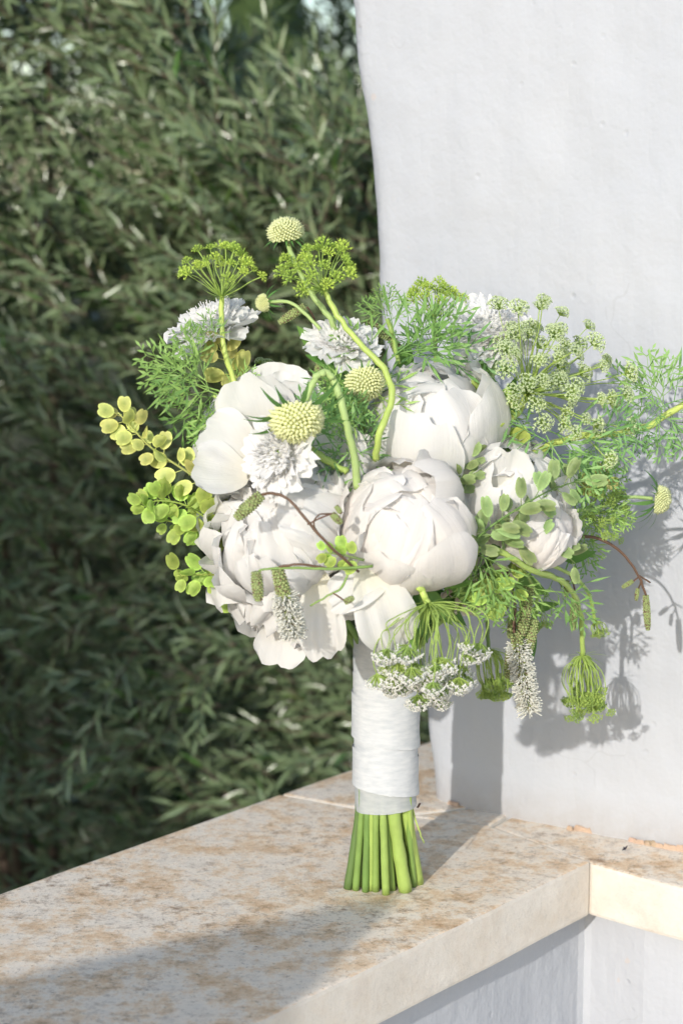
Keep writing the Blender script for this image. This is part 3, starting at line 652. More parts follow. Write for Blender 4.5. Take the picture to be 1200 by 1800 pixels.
scabiosa(862, 578, .01, 82, (.05, -.62, .75), 'white scabiosa at the upper right behind the lace umbel', 4)
def scab_bud(px, py, d, rad_px, axis, label, flat=.8, sep=.9, seed=0, zz=(-.5, .35)):
    r = rad_px * MPP; rs = random.Random(seed + 60); b = MB(); n = 230
    ring = 20
    for k in range(n):
        t = (k + .5) / n; a = k * 2.39996; th = math.acos(1 - t * 1.25); p = Vector((math.sin(th) * math.cos(a), math.sin(th) * math.sin(a), math.cos(th) * flat)) * r * .9
        b.octa(p * rs.uniform(.96, 1.04), r * rs.uniform(.085, .115), p + Vector((rs.uniform(-.3, .3), rs.uniform(-.3, .3), rs.uniform(-.3, .3))) * r, 1.9, (0, 0, k / n))
    cs = [(math.cos(i / 12 * 6.283) , math.sin(i / 12 * 6.283)) for i in range(12)]
    vs = [Vector((0, 0, -.35 * r))] + [Vector((x * .55 * r, y * .55 * r, -.28 * r)) for x, y in cs] + [Vector((x * .85 * r, y * .85 * r, .0)) for x, y in cs] + [Vector((x * .5 * r, y * .5 * r, .6 * r * flat)) for x, y in cs] + [Vector((0, 0, .85 * r * flat))]
    fs = [(0, 1 + (i + 1) % 12, 1 + i) for i in range(12)] + [(1 + i + 12 * q, 1 + (i + 1) % 12 + 12 * q, 13 + (i + 1) % 12 + 12 * q, 13 + i + 12 * q) for q in range(2) for i in range(12)] + [(25 + i, 25 + (i + 1) % 12, 37) for i in range(12)]
    b.add(vs, fs)
    o = part('scabiosa_bud', b.mesh('scabiosa_bud', M['bud_cream']), frame(axis, None, P(px, py, d)), label)
    sm = MB(); sm.blade((0, 0, 0), (1, 0, 0), (0, 0, 1), 1, .11, -.75, 6, None, .15); sm = sm.mesh('sepal', M['sepal'])
    for k in range(13):
        a = k / 13 * 6.283 + rs.uniform(-.2, .2); z = Vector((math.cos(a), math.sin(a), rs.uniform(*zz)))
        link('sepal', sm, o, frame(Vector((-.0, 0, -1)) if 0 else Vector((0, 0, 1)).cross(z).cross(z) * -1, z, Vector((math.cos(a), math.sin(a), 0)) * r * .5 + Vector((0, 0, -.25 * r)), r * sep * rs.uniform(.8, 1.5)))
    return o
scab_bud(502, 410, -.03, 30, (-.15, -.25, .95), 'pale green scabiosa bud topping the bouquet', .85, .9, 1)
scab_bud(521, 737, -.125, 42, (.08, -.62, -.72), 'nodding cream scabiosa bud with drooping sepals at the left', .8, 1.5, 2, (.1, .9))
scab_bud(641, 672, -.06, 33, (.1, -.72, -.6), 'yellow-green scabiosa bud among feathery leaves at the top centre', .85, .9, 3, (.1, .8))
scab_bud(1158, 878, -.0, 24, (.95, -.25, -.1), 'small green scabiosa bud sticking out to the right against the wall', .8, 1.9, 4)
scab_bud(465, 532, -.03, 15, (-.9, -.3, -.2), 'tiny white scabiosa bud beside the green umbel at the top left', 1.0, 1.6, 5)
# ---- umbels
def umbellet(style, seed):
    rs = random.Random(seed); b = MB(); g_ = MB(); n = {'lime': 15, 'green': 18, 'white': 28, 'lace': 26}[style]
    for k in range(n):
        t = (k + .5) / n; a = k * 2.39996; th = math.acos(1 - t * (.72 if style != 'lime' else .9)); dd = Vector((math.sin(th) * math.cos(a), math.sin(th) * math.sin(a), math.cos(th)))
        L_ = rs.uniform(.8, 1.05); g_.tube([(0, 0, -.12), dd * L_ * .92], .035, 3, False, (.5, 0, rs.random()))
        if style == 'lime':
            b.octa(dd * L_, .17, dd, 1.3)
            for q in range(3): g_.blade(dd * L_ * .5, dd + Vector((rs.uniform(-.5, .5), rs.uniform(-.5, .5), rs.uniform(-.5, .5))), dd.orthogonal(), .95, .07, .1, 2)
        else:
            b.octa(dd * L_, .12, dd, .8)
            for q in range(4):
                a2 = q * 1.571 + rs.random(); u = dd.orthogonal().normalized(); v = dd.cross(u); w_ = u * math.cos(a2) + v * math.sin(a2); b.octa(dd * (L_ + .05) + w_ * .13, .07, w_, 1.2)
    for q in range(7):
        a = q * .9 + rs.random(); g_.blade((0, 0, -.1), (math.cos(a), math.sin(a), .15 if style != 'lime' else .5), (0, 0, 1), 1.1, .10, .3, 2)
    return b, g_
UMB = {}
def get_umb(style, k):
    if (style, k) not in UMB:
        b, g_ = umbellet(style, k * 17 + 3); m1 = {'lime': M['umb_lime'], 'green': M['umb_green'], 'white': M['floret_white'], 'lace': M['lace']}[style]
        me = b.mesh('umbellet', m1); nb = len(b.f); me2 = MB(); me2.v = b.v + g_.v; me2.f = b.f + [tuple(i + len(b.v) for i in f) for f in g_.f]; me2.a = b.a + g_.a
        me = me2.mesh('umbellet', m1); me.materials.append({'lime': M['umb_lime'], 'green': M['umb_green'], 'white': M['umb_green'], 'lace': M['umb_green']}[style])
        mi = [0] * nb + [1] * len(g_.f); me.polygons.foreach_set('material_index', mi); UMB[(style, k)] = me
    return UMB[(style, k)]
def umbel(px, py, d, axis, n, L_px, spread, style, ur_px, label, shape='fan', bracts=8, seed=0, jitter=.25, ray_r=.00042, flat=False, squash=1.0, face=None):
    rs = random.Random(seed + 11); A_ = Vector(axis).normalized(); u = A_.orthogonal().normalized(); v = A_.cross(u); Lm = L_px * MPP; rays = MB(); tips = []
    for k in range(n):
        t = (k + .5) / n; a = k * 2.39996 + rs.uniform(-.2, .2); th = spread * math.sqrt(t) * rs.uniform(.92, 1.05); rad = u * math.cos(a) + v * math.sin(a) * squash
        L_ = Lm * (1 + rs.uniform(-jitter, jitter) * .6)
        if shape == 'fan': pts = [A_ * (L_ * q * math.cos(th * (1 - .12 * (1 - q)))) + rad * (L_ * q * math.sin(th) * (1.0 + .10 * (1 - q))) for q in (0, .35, .7, 1)]
        elif shape == 'hang':       # rays spring out, then fall straight down
            rr = Lm * math.sin(th) * .78; dn = Vector((0, 0, -1)); LL = L_ * (1.02 if jitter < .3 else rs.uniform(.62, 1.15)) * (1 - .25 * t * (jitter >= .3))
            pts = [Vector((0, 0, 0)), A_ * (.12 * LL) + rad * rr * .42, A_ * .2 * LL + dn * (.10 * LL) + rad * rr * .78, A_ * .2 * LL + dn * (.32 * LL) + rad * rr * 1.0, A_ * .2 * LL + dn * (.60 * LL) + rad * rr * .98, A_ * .2 * LL + dn * (.82 * LL) + rad * rr * .93]
        elif shape == 'cage':
            rr = Lm * math.sin(th); L_ = Lm * rs.uniform(.62, 1.03); pts = [A_ * (L_ * q) + rad * (rr * f * (.75 + .25 * L_ / Lm)) for q, f in ((0, 0), (.10, .45), (.3, .82), (.6, .92), (.85, .82), (1.0, .9))]
        pts = [q + Vector((rs.uniform(-1, 1), rs.uniform(-1, 1), rs.uniform(-1, 1))) * (.035 * Lm if 0 < i else 0) for i, q in enumerate(pts)]; pts = spline(pts, 4); rays.tube(pts, ray_r * rs.uniform(.8, 1.35), 4, False, (.5, 0, rs.random())); tips.append((pts[-1], (pts[-1] - pts[-2]).normalized()))
    for k in range(bracts):
        a = k / bracts * 6.283 + rs.uniform(-.2, .2); rad = u * math.cos(a) + v * math.sin(a)
        for q in range(3): rays.blade((0, 0, 0), rad + A_ * rs.uniform(-.2, .5) + Vector((rs.uniform(-.3, .3), rs.uniform(-.3, .3), rs.uniform(-.3, .3))), A_, Lm * rs.uniform(.35, .6), .0011, .4, 4)
    o = part('umbel', rays.mesh('umbel', M['umbel_ray']), at0(P(px, py, d)), label)
    for i, (p, t) in enumerate(tips):
        z = (t + (Vector(face) if face else A_) * .5).normalized()
        link('umbellet', get_umb(style, rs.randrange(4)), o, frame(z, None, p, ur_px * MPP * rs.uniform(.6, 1.2), rs.uniform(0, 6)))
    return o
umbel(390, 522, -.04, (.0, -.12, 1), 24, 78, 1.05, 'lime', 11, 'green umbel spreading upward at the top left of the bouquet', 'fan', 12, 1)
umbel(566, 508, -.05, (-.08, -.35, .9), 26, 66, 1.18, 'lime', 13, 'lime-green umbel at the top of the bouquet beside the tallest bud', 'fan', 12, 2)
umbel(762, 558, .04, (.05, -.1, 1), 24, 56, .95, 'lime', 12, 'lime-green umbel against the wall at the top centre right', 'fan', 4, 3)
umbel(925, 692, -.01, (.50, -.48, .50), 62, 126, 1.22, 'lace', 17, 'large lacy umbel with tiny whitish florets at the upper right', 'fan', 10, 4, jitter=.75)
umbel(752, 1060, -.13, (.12, -.30, -.6), 44, 142, .98, 'white', 21, 'drooping white-tipped umbel hanging in front of the ribbon', 'hang', 14, 5, jitter=.35)
umbel(1022, 1152, .02, (.10, 0, -1), 46, 100, .42, 'green', 13, 'closed green umbel hanging by its bent stem against the wall', 'cage', 6, 6, jitter=.18)
umbel(858, 1140, .06, (.18, 0, -1), 34, 84, .42, 'green', 13, 'closed green umbel hanging behind the fluffy white spike', 'cage', 6, 7, jitter=.18)
umbel(1030, 905, .0, (.55, -.4, .35), 22, 62, 1.2, 'green', 12, 'loose green umbel on the right near the outlying bud', 'fan', 8, 8)
umbel(1048, 1092, .02, (.3, 0, -1), 9, 26, .7, 'green', 7, 'little closed green umbel bud hanging at the right', 'cage', 8, 9)
umbel(940, 1080, .0, (.3, -.1, -.8), 9, 24, .8, 'green', 8, 'little green umbel bud among the hanging spikes', 'cage', 8, 10)
umbel(815, 600, .05, (.3, -.2, .8), 18, 52, 1.1, 'green', 10, 'small green umbel between the lime one and the right scabiosa', 'fan', 8, 12)
umbel(470, 690, .02, (-.3, -.2, 1), 20, 46, 1.2, 'lace', 9, 'small white lace umbel peeping out behind the left peony', 'fan', 4, 13)
# ---- feathery leaves
def frond(seed):
    rs = random.Random(seed); b = MB(); X = Vector((1, 0, 0)); Z = Vector((0, 0, 1)); Yv = Vector((0, 1, 0))
    def axisp(t): return Vector((t, .10 * math.sin(t * 2.5 + seed), .16 * t * t * (1 if seed % 2 else -1)))
    b.tube([axisp(i / 5) for i in range(6)], [.014, .013, .011, .009, .007, .004], 4, False)
    for k in range(5):
        t = .18 + .78 * k / 4; L_ = .56 * (1 - .58 * (k / 4)) * rs.uniform(.8, 1.2); p = axisp(t)
        for sgn in (-1, 1):
            d1 = (X * rs.uniform(.6, 1.0) + Yv * sgn * rs.uniform(.6, 1.0) + Z * rs.uniform(-.55, .55)).normalized()
            b.tube([p, p + d1 * L_ * .75], [.010, .007], 3, False)
            for q in range(3):
                tq = .35 + .65 * q / 2; pp = p + d1 * L_ * .75 * tq; s2 = 1 if q % 2 else -1
                d2 = (d1 + d1.cross(Z).normalized() * s2 * (rs.uniform(.5, 1.0) if q < 2 else .1) + Z * rs.uniform(-.4, .4)).normalized()
                b.blade(pp, d2, Z + Vector((rs.uniform(-.4, .4), rs.uniform(-.4, .4), 0)), L_ * rs.uniform(.5, .85), .052, rs.uniform(-.3, .3), 2)
    return b
FR = [[frond(s).mesh('feathery_leaf', M[k]) for s in range(4)] for k in ('feather', 'feather_d')]
rf = random.Random(3)
def fronds(px, py, d, angs, L_px, dark=0, dz=.0, wob=.5):
    for a in angs:
        a = math.radians(a + rf.uniform(-12, 12)); dr = Vector((math.cos(a), rf.uniform(-wob, wob * .6), math.sin(a)))
        nrm = Vector((rf.uniform(-.4, .4), -1, rf.uniform(-.1, .7)))
        z = (nrm - dr.normalized() * nrm.dot(dr.normalized()))
        part('feathery_leaf', rf.choice(FR[dark]), frame(z, dr, P(px + rf.uniform(-6, 6), py + rf.uniform(-6, 6), d + rf.uniform(-.012, .012)), L_px * MPP * rf.uniform(.8, 1.2)))
fronds(385, 690, -.06, (150, 185, 215, 245), 100); fronds(345, 650, -.07, (120, 165, 205), 75); fronds(405, 700, -.05, (50, 225), 70)
fronds(375, 615, -.05, (100, 140, 170), 55)
fronds(690, 640, -.04, (20, 60, 145), 110); fronds(735, 640, -.01, (15, 55), 105, 1); fronds(680, 560, -.03, (60, 90, 120, 150), 42)
fronds(785, 625, .03, (110, 150, -30), 75, 1); fronds(840, 670, .06, (170, 210), 80, 1)
fronds(640, 690, -.06, (150, 180, 210, 240, 280, 320, 0), 85); fronds(600, 780, -.08, (70, 100, 130, 210, 250, 290), 90, 1); fronds(640, 800, -.08, (60, 100, 140, 200, 320), 75, 1); fronds(590, 690, -.03, (60, 110, 150, 200), 70, 1)
fronds(960, 770, -.03, (190, 220, 250, 280, 310, 340, 170), 105, 1); fronds(1040, 765, -.02, (-20, -45, -80, -110, 20), 80, 1); fronds(1165, 715, .0, (40, 80, 110, 140, -90, -60), 85, 1); fronds(1130, 745, -.0, (60, 100, -100), 60, 1)
fronds(845, 960, -.09, (235, 260, 290), 90); fronds(900, 1000, -.06, (250, 300), 85); fronds(965, 1020, -.03, (265, 320), 75); fronds(830, 1000, -.08, (265,), 70); fronds(1010, 940, -.0, (-40, -70, 20), 60)
fronds(1050, 900, .0, (0, 40, 70, -30, -60, 200, 250), 60); fronds(905, 1060, -.02, (250, 275, 300), 60); fronds(780, 690, .0, (200, 240, 280), 60)
fronds(1035, 870, -.0, (20, 60, -20, 100), 55); fronds(985, 905, -.03, (0, 40, -30), 55); fronds(900, 720, -.01, (200, 250, 300), 60)
# ---- pod sprigs
def pod_mesh(m, seed, ys=1.0):
    rs = random.Random(seed); b = MB(); n = 18; vs = [Vector((.5, 0, .085))]; 
    for q, (k, zz) in enumerate(((.45, .08), (.70, .025), (1.0, .0))):
        for i in range(n):
            a = i / n * 6.283; rr = k * (1 - (.30 * math.exp(-(min(a, 6.283 - a)) ** 2 * 9) if k == 1.0 else .06 * math.exp(-(min(a, 6.283 - a)) ** 2 * 9))); vs.append(Vector((.5 + .56 * rr * math.cos(a), .47 * ys * rr * math.sin(a), zz + .05 * math.sin(a * 2 + seed) * k)))
    mir = [Vector((v.x, v.y, -v.z * .9 if i < 1 + 2 * n else v.z - .012)) for i, v in enumerate(vs)]
    def fcs(flip): 
        f = [(0, 1 + i, 1 + (i + 1) % n) for i in range(n)] + [(1 + q * n + i, 1 + (q + 1) * n + i, 1 + (q + 1) * n + (i + 1) % n, 1 + q * n + (i + 1) % n) for q in range(2) for i in range(n)]
        return [tuple(reversed(x)) for x in f] if flip else f
    at_ = [(0, 0, 0)] + [(k_, 0, 0) for k_ in (.4, .7, 1.0) for i in range(n)]; b.add(vs, fcs(False), at_); b.add(mir, fcs(True), at_); b.tube([(-.55, 0, .03), (-.25, 0, -.02), (.0, 0, 0)], .028, 4, False)
    return b.mesh('pod', m)
PODS = {k: [pod_mesh(M[k], s, .62 if k == 'pod_leaf' else .92) for s in range(3)] for k in ('pod_y', 'pod_g', 'pod_leaf')}
def sprig(pts, n, size_px, mname, stem_m, label, seed=0, r=.0009, t0=.05, spread=26, flat=.5, grow=.5):
    rs = random.Random(seed); w_ = [P(*p) for p in pts]; c = spline(w_, 8); b = MB(); o0 = c[0]
    b.tube([q - o0 for q in c], [r * (1.2 - .7 * i / (len(c) - 1)) for i in range(len(c))], 5)
    o = part('pod_sprig', b.mesh('pod_sprig', M[stem_m]), at0(o0), label)
    for k in range(n):
        t = t0 + (1 - t0) * (k + .3) / n; i = min(len(c) - 2, int(t * (len(c) - 1))); tan = (c[i + 1] - c[i]).normalized(); p = c[i].lerp(c[i + 1], t * (len(c) - 1) - i)
        u = tan.orthogonal().normalized(); v = tan.cross(u); a = k * 2.39996 + rs.uniform(-.4, .4); lat = u * math.cos(a) + v * math.sin(a)
        dr = (lat + tan * rs.uniform(.3, .9)).normalized(); s_ = size_px * MPP * rs.uniform(.8, 1.2) * (1 - (1 - grow) * t); dr.y *= flat
        nrm = Vector((rs.uniform(-.8, .8), -1, rs.uniform(-.5, 1.0)))
        link('pod', rs.choice(PODS[mname]), o, frame(nrm - dr.normalized() * nrm.dot(dr.normalized()), dr, p - o0 + dr * s_ * .5, s_))
    return o
sprig([(450, 930, -.05), (400, 880, -.06), (330, 830, -.07), (270, 790, -.075), (235, 755, -.08), (208, 725, -.08)], 34, 31, 'pod_y', 'pod_y', 'yellow pod sprig arching out at the left edge of the bouquet', 1, grow=.75)
sprig([(450, 960, -.05), (390, 930, -.06), (330, 890, -.07), (280, 880, -.075), (255, 890, -.08)], 36, 32, 'pod_g', 'pod_g', 'bright green pod sprig just under the yellow one', 2, grow=.7)
sprig([(455, 985, -.04), (400, 950, -.05), (345, 925, -.06), (290, 915, -.065)], 22, 32, 'pod_g', 'pod_g', 'short green pod sprig tucked below the bright green one', 5, grow=.7)
sprig([(440, 1010, -.04), (400, 1012, -.05), (360, 1010, -.06), (310, 1012, -.065)], 15, 34, 'pod_g', 'pod_g', 'lowest green pod sprig at the left of the bouquet', 3, grow=.7)
sprig([(430, 1060, -.03), (405, 1045, -.04), (395, 1020, -.045)], 5, 28, 'pod_g', 'pod_g', 'few green pods hanging beside the lower left peony', 4)
sprig([(800, 985, -.09), (850, 935, -.105), (900, 900, -.10), (960, 865, -.08), (1015, 845, -.05)], 30, 36, 'pod_leaf', 'stem_m', 'soft green pod sprig crossing the right-hand peonies', 6, grow=.9, spread=30)
sprig([(790, 860, -.07), (815, 825, -.07), (830, 800, -.065)], 16, 27, 'pod_leaf', 'pod_leaf', 'short green pod sprig between the centre and right peonies', 7, grow=.9)
sprig([(900, 800, -.02), (880, 760, -.03), (865, 720, -.025), (870, 690, -.02)], 15, 32, 'pod_g', 'pod_g', 'broad yellow-green pods beside the thick curved stem', 8, grow=.9)
sprig([(440, 735, -.02), (425, 680, -.025), (400, 640, -.03), (385, 605, -.03)], 13, 34, 'pod_y', 'pod_y', 'yellow pods below the upper left scabiosa', 9, grow=.8)
sprig([(1000, 870, -.02), (1040, 850, -.01), (1075, 830, 0)], 14, 22, 'pod_y', 'pod_y', 'small yellow-green pods at the right near the wall', 10, grow=.8)
sprig([(640, 985, -.15), (600, 975, -.15), (570, 972, -.15)], 10, 20, 'pod_g', 'pod_leaf', 'tiny green pods lying on the open left peony', 11, grow=.9)
sprig([(860, 1000, -.08), (870, 1030, -.08), (850, 1060, -.07), (920, 1020, -.06)], 14, 30, 'pod_g', 'stem_m', 'green pods in the tangle above the hanging spikes', 12, grow=.9)
sprig([(850, 940, -.09), (905, 945, -.085), (965, 955, -.07), (1010, 990, -.05)], 15, 34, 'pod_leaf', 'stem_m', 'green pods under the blush bud at the right', 13, grow=.9)
# ---- catkin spikes on thin stems
def catkin(a, b_, w_px, fluffy=0.0, name='flower_spike', label=None, seed=0):
    a = Vector(a); b_ = Vector(b_); ax = (b_ - a); L_ = ax.length; ax.normalize(); u = ax.orthogonal().normalized(); v = ax.cross(u); r = w_px * MPP * .5; rs = random.Random(seed); m = MB()
    rows = max(6, int(L_ / (r * .42))); nn_ = 9
    for i in range(rows):
        t = (i + .5) / rows; rr = r * (.62 + .38 * math.sin(math.pi * min(1, t * .9 + .1))) * (1 if t < .9 else .8)
        for k in range(nn_):
            an = (k + (i % 2) * .5) / nn_ * 6.283; n = u * math.cos(an) + v * math.sin(an); m.octa(ax * (L_ * t) + n * rr * .85, r * .27, n, 1.0)
    m.tube([ax * L_ * .02, ax * L_ * .5, ax * L_ * .98], [r * .6, r * .85, r * .55], 8)
    o = part(name, m.mesh(name, M['catkin']), at0(a), label)
    if fluffy:
        f = MB(); tips = MB()
        for k in range(int(1500 * fluffy)):
            t = 1 - fluffy + fluffy * rs.random(); an = rs.uniform(0, 6.283); n = (u * math.cos(an) + v * math.sin(an) + ax * rs.uniform(-.3, .5)).normalized(); p = ax * L_ * t
            q = p + n * r * rs.uniform(1.2, 2.0); f.tube([p, q], .00045, 3, False); 
            if k % 12 == 0: tips.octa(q, .0005, n)
            elif k % 2: f.octa(q, .0008, n)
        link('filaments', f.mesh('filaments', M['filament']), o); link('anthers', tips.mesh('anthers', M['anther']), o)
    return o
def stalk(pts, r, m, name='stem', label=None, r1=None, n=7):
    w_ = [P(*p) for p in pts]; c = spline(w_, 7); b = MB(); r1 = r if r1 is None else r1
    sdx = c[0].x * 900; b.tube([q - c[0] + Vector((nz(i * .5, sdx, 0), nz(i * .5, sdx, 5), nz(i * .5, sdx, 9))) * r * (.5 if 0 < i < len(c) - 1 else 0) for i, q in enumerate(c)], [(r + (r1 - r) * i / (len(c) - 1)) * (1 + .16 * nz(i * .35, sdx, 2)) for i in range(len(c))], n); return part(name, b.mesh(name, M[m]), at0(c[0]), label)
S = stalk
S([(630, 1005, -.15), (575, 955, -.165), (540, 915, -.165), (510, 880, -.16), (480, 867, -.155), (458, 870, -.15)], .0010, 'twig_brown'); catkin(P(460, 869, -.15), P(414, 912, -.15), 21, 0, label='green flower spike tilted across the open left peony', seed=1)
S([(655, 995, -.155), (580, 1000, -.16), (520, 998, -.16), (470, 1000, -.16), (455, 1003, -.16)], .0011, 'stem_m', r1=.0007); catkin(P(450, 1004, -.16), P(455, 1057, -.16), 19, 0, label='short green flower spike hanging left of the white fluffy one', seed=2)
S([(580, 1000, -.158), (530, 992, -.162), (495, 996, -.16), (487, 1000, -.158)], .0009, 'twig_brown'); catkin(P(487, 998, -.158), P(517, 1118, -.150), 24, .62, label='white fluffy flower spike hanging over the lower left peony', seed=3)
S([(575, 955, -.162), (552, 925, -.165), (560, 905, -.165), (590, 903, -.16)], .0006, 'twig_brown'); catkin(P(583, 903, -.162), P(600, 920, -.16), 12, 0, label='tiny green spike at the rim of the centre peony', seed=4); catkin(P(590, 889, -.16), P(600, 903, -.16), 9, 0, label='tiny brown spike at the rim of the centre peony', seed=5)
S([(540, 922, -.164), (560, 912, -.164), (583, 903, -.162)], .0006, 'twig_brown')
S([(620, 985, -.15), (602, 1030, -.155), (580, 1045, -.157), (545, 1065, -.155)], .0010, 'stem_m', r1=.0006); S([(585, 1042, -.157), (600, 1052, -.158), (607, 1058, -.158)], .0006, 'twig_brown'); catkin(P(605, 1059, -.158), P(622, 1050, -.158), 11, 0, label='tiny spike over the drooping petals', seed=6)
S([(990, 945, -.02), (1045, 945, -.015), (1090, 970, -.01), (1120, 1010, -.005), (1135, 1048, .0)], .0013, 'twig_brown', r1=.0009); catkin(P(1134, 1046, .0), P(1138, 1108, .0), 13, 0, label='slender green spike hanging from the brown stem near the wall', seed=7)
S([(1122, 1014, -.004), (1112, 1022, 0)], .0006, 'twig_brown'); catkin(P(1112, 1021, .0), P(1092, 1033, .0), 9, 0, label='small brown spike pointing left on the brown stem', seed=8); S([(1126, 1022, -.004), (1121, 1036, 0)], .0006, 'twig_brown'); catkin(P(1120, 1034, .0), P(1117, 1056, .0), 8, 0, label='small brown spike hanging on the brown stem', seed=9); S([(1120, 1010, -.004), (1142, 1024, 0)], .0007, 'twig_brown')
S([(890, 1000, -.05), (905, 1060, -.05), (902, 1100, -.05), (905, 1125, -.05)], .0009, 'twig_brown'); catkin(P(905, 1110, -.05), P(930, 1250, -.045), 24, .85, label='long white fluffy flower spike hanging at the lower right', seed=10)
S([(880, 1010, -.05), (920, 1045, -.05), (925, 1050, -.05)], .0008, 'stem_m'); catkin(P(929, 1030, -.05), P(916, 1118, -.05), 22, 0, label='long green spike above the white fluffy one', seed=11); catkin(P(938, 1088, -.045), P(925, 1155, -.045), 20, 0, label='green spike beside the long white fluffy one', seed=12); catkin(P(898, 1135, -.04), P(893, 1192, -.04), 19, 0, label='pale spike left of the long white fluffy one', seed=13)
S([(900, 1060, -.04), (905, 1100, -.04), (898, 1135, -.04)], .0008, 'twig_brown'); S([(1000, 1010, -.02), (1008, 1030, -.01), (1010, 1048, -.01)], .0007, 'twig_brown'); catkin(P(1010, 1048, -.01), P(1006, 1108, -.01), 15, 0, label='dark green spike beside the bent umbel stem', seed=14); catkin(P(996, 1020, -.01), P(994, 1050, -.01), 10, 0, label='short brown spike near the bent umbel stem', seed=15); catkin(P(893, 1045, -.05), P(886, 1072, -.05), 14, 0, label='small striped spike among the hanging pods', seed=16); catkin(P(898, 1090, -.04), P(895, 1122, -.04), 12, 0, label='small green spike behind the hanging ones', seed=17)
catkin(P(536, 538, -.03), P(490, 568, -.03), 16, 0, label='pale green spike below the lime umbel', seed=18); S([(560, 600, -.0), (552, 560, -.02), (540, 540, -.03)], .0008, 'twig_brown')
catkin(P(640, 562, .02), P(690, 598, .02), 19, 0, label='brownish spike behind the top centre scabiosa', seed=19); catkin(P(690, 598, .02), P(718, 650, .03), 19, 0, label='faded brown spike against the wall above the upper peony', seed=20); catkin(P(565, 630, -.02), P(553, 672, -.02), 14, 0, label='pale spike beside the arching stem', seed=21)
# ---- visible green flower stems
S([(430, 725, -.05), (408, 660, -.05), (392, 600, -.05), (390, 522, -.04)], .0021, 'stem_l', r1=.0018); S([(430, 730, -.055), (400, 712, -.055), (375, 695, -.055)], .0022, 'stem_l', r1=.0012); S([(418, 660, -.01), (400, 620, -.015), (382, 590, -.02)], .0022, 'stem_pale')
S([(628, 858, -.10), (622, 800, -.11), (607, 740, -.12), (595, 690, -.12), (582, 662, -.12), (566, 655, -.122), (550, 672, -.124), (538, 705, -.125)], .0028, 'stem_pale', r1=.0022)
S([(660, 808, -.09), (668, 760, -.10), (688, 700, -.09), (680, 655, -.08), (640, 612, -.07), (605, 570, -.06), (582, 535, -.055), (568, 508, -.05)], .0027, 'stem_l', r1=.0019)
S([(600, 610, -.04), (580, 560, -.05), (550, 520, -.045), (520, 465, -.04), (506, 430, -.03)], .0022, 'stem_pale', r1=.0018)
S([(600, 640, -.03), (575, 595, -.04), (545, 560, -.04), (510, 532, -.035), (475, 531, -.03)], .0013, 'stem_pale')
S([(732, 828, -.07), (780, 792, -.075), (840, 765, -.06), (885, 742, -.04), (910, 725, -.02), (924, 693, -.01)], .0028, 'stem_l', r1=.0024)
S([(845, 800, -.02), (930, 795, -.03), (1000, 770, -.025), (1060, 765, -.015), (1120, 755, -.005), (1170, 730, .0), (1215, 700, .0)], .0027, 'stem_l', r1=.0024)
S([(1000, 900, -.02), (1060, 890, -.01), (1090, 877, .0), (1120, 873, .0), (1146, 877, .0)], .0014, 'stem_pale'); S([(980, 950, -.02), (1005, 925, -.015), (1030, 905, .0)], .0016, 'stem_l')
S([(835, 965, -.10), (880, 970, -.095), (930, 1000, -.08), (975, 1015, -.05), (1005, 1040, -.02), (1020, 1085, .01), (1023, 1153, .02)], .0024, 'stem_l', r1=.002)
S([(925, 975, -.08), (970, 995, -.06), (1010, 1015, -.03), (1035, 1045, .0), (1045, 1092, .02)], .0014, 'stem_l'); S([(910, 985, -.07), (940, 1040, -.03), (942, 1082, .0)], .0013, 'stem_l')
S([(845, 1010, -.03), (855, 1060, .02), (856, 1100, .05), (858, 1141, .06)], .0016, 'stem_m'); S([(700, 1005, -.10), (725, 1012, -.125), (740, 1035, -.13), (752, 1061, -.13)], .0030, 'stem_l', r1=.0024)
S([(765, 640, .03), (764, 600, .04), (762, 558, .04)], .0018, 'stem_m'); S([(700, 640, -.03), (690, 590, -.03), (680, 560, -.03)], .0018, 'stem_l'); S([(858, 690, .01), (866, 650, .03), (872, 610, .045)], .0027, 'stem_pale'); S([(610, 830, -.09), (575, 810, -.09), (545, 790, -.09)], .0026, 'stem_l')
S([(645, 760, -.03), (625, 700, -.02), (612, 640, .0)], .0022, 'stem_l'); S([(640, 730, -.05), (650, 640, -.055), (642, 655, -.06)], .0016, 'stem_pale')
# ---- broad leaves in the gaps and round the ribbon
lw = MB(); lw.blade((0, 0, 0), (1, 0, 0), (0, 0, 1), 1, .34, .15, 6, None, .25); lw = lw.mesh('leaf', M['leaf_wide'])
def leaf(px, py, d, ang, L_px, nrm=(0, -1, .4), dy=0.0):
    a = math.radians(ang); dr = Vector((math.cos(a), dy, math.sin(a))); z = Vector(nrm); z = z - dr.normalized() * z.dot(dr.normalized()); part('leaf', lw, frame(z, dr, P(px, py, d), L_px * MPP))
for a in [(700, 1010, -.07, 250, 110), (720, 1020, -.06, 285, 110), (680, 1040, -.05, 260, 90), (735, 1030, -.08, 310, 90), (760, 1020, -.09, 355, 70), (660, 1060, -.03, 300, 80), (690, 1090, -.02, 240, 60), (725, 1090, -.03, 275, 60), (990, 985, -.01, 15, 60), (925, 1095, .0, 280, 70), (935, 1070, .01, 10, 50),
          (560, 620, -.04, 130, 60), (590, 640, -.04, 165, 55), (820, 700, .02, 60, 90), (700, 700, .02, 80, 110), (600, 740, .01, 100, 110), (790, 1000, -.03, 300, 90), (540, 1080, .0, 230, 60), (580, 990, -.02, 200, 80), (850, 860, .02, 20, 110), (800, 850, .0, 70, 90), (660, 850, .0, 90, 110), (395, 935, .0, 190, 70), (880, 1000, .02, 330, 100), (760, 900, .06, 60, 150), (650, 960, .06, 120, 150), (870, 760, .05, 70, 110)]:
    leaf(*a)
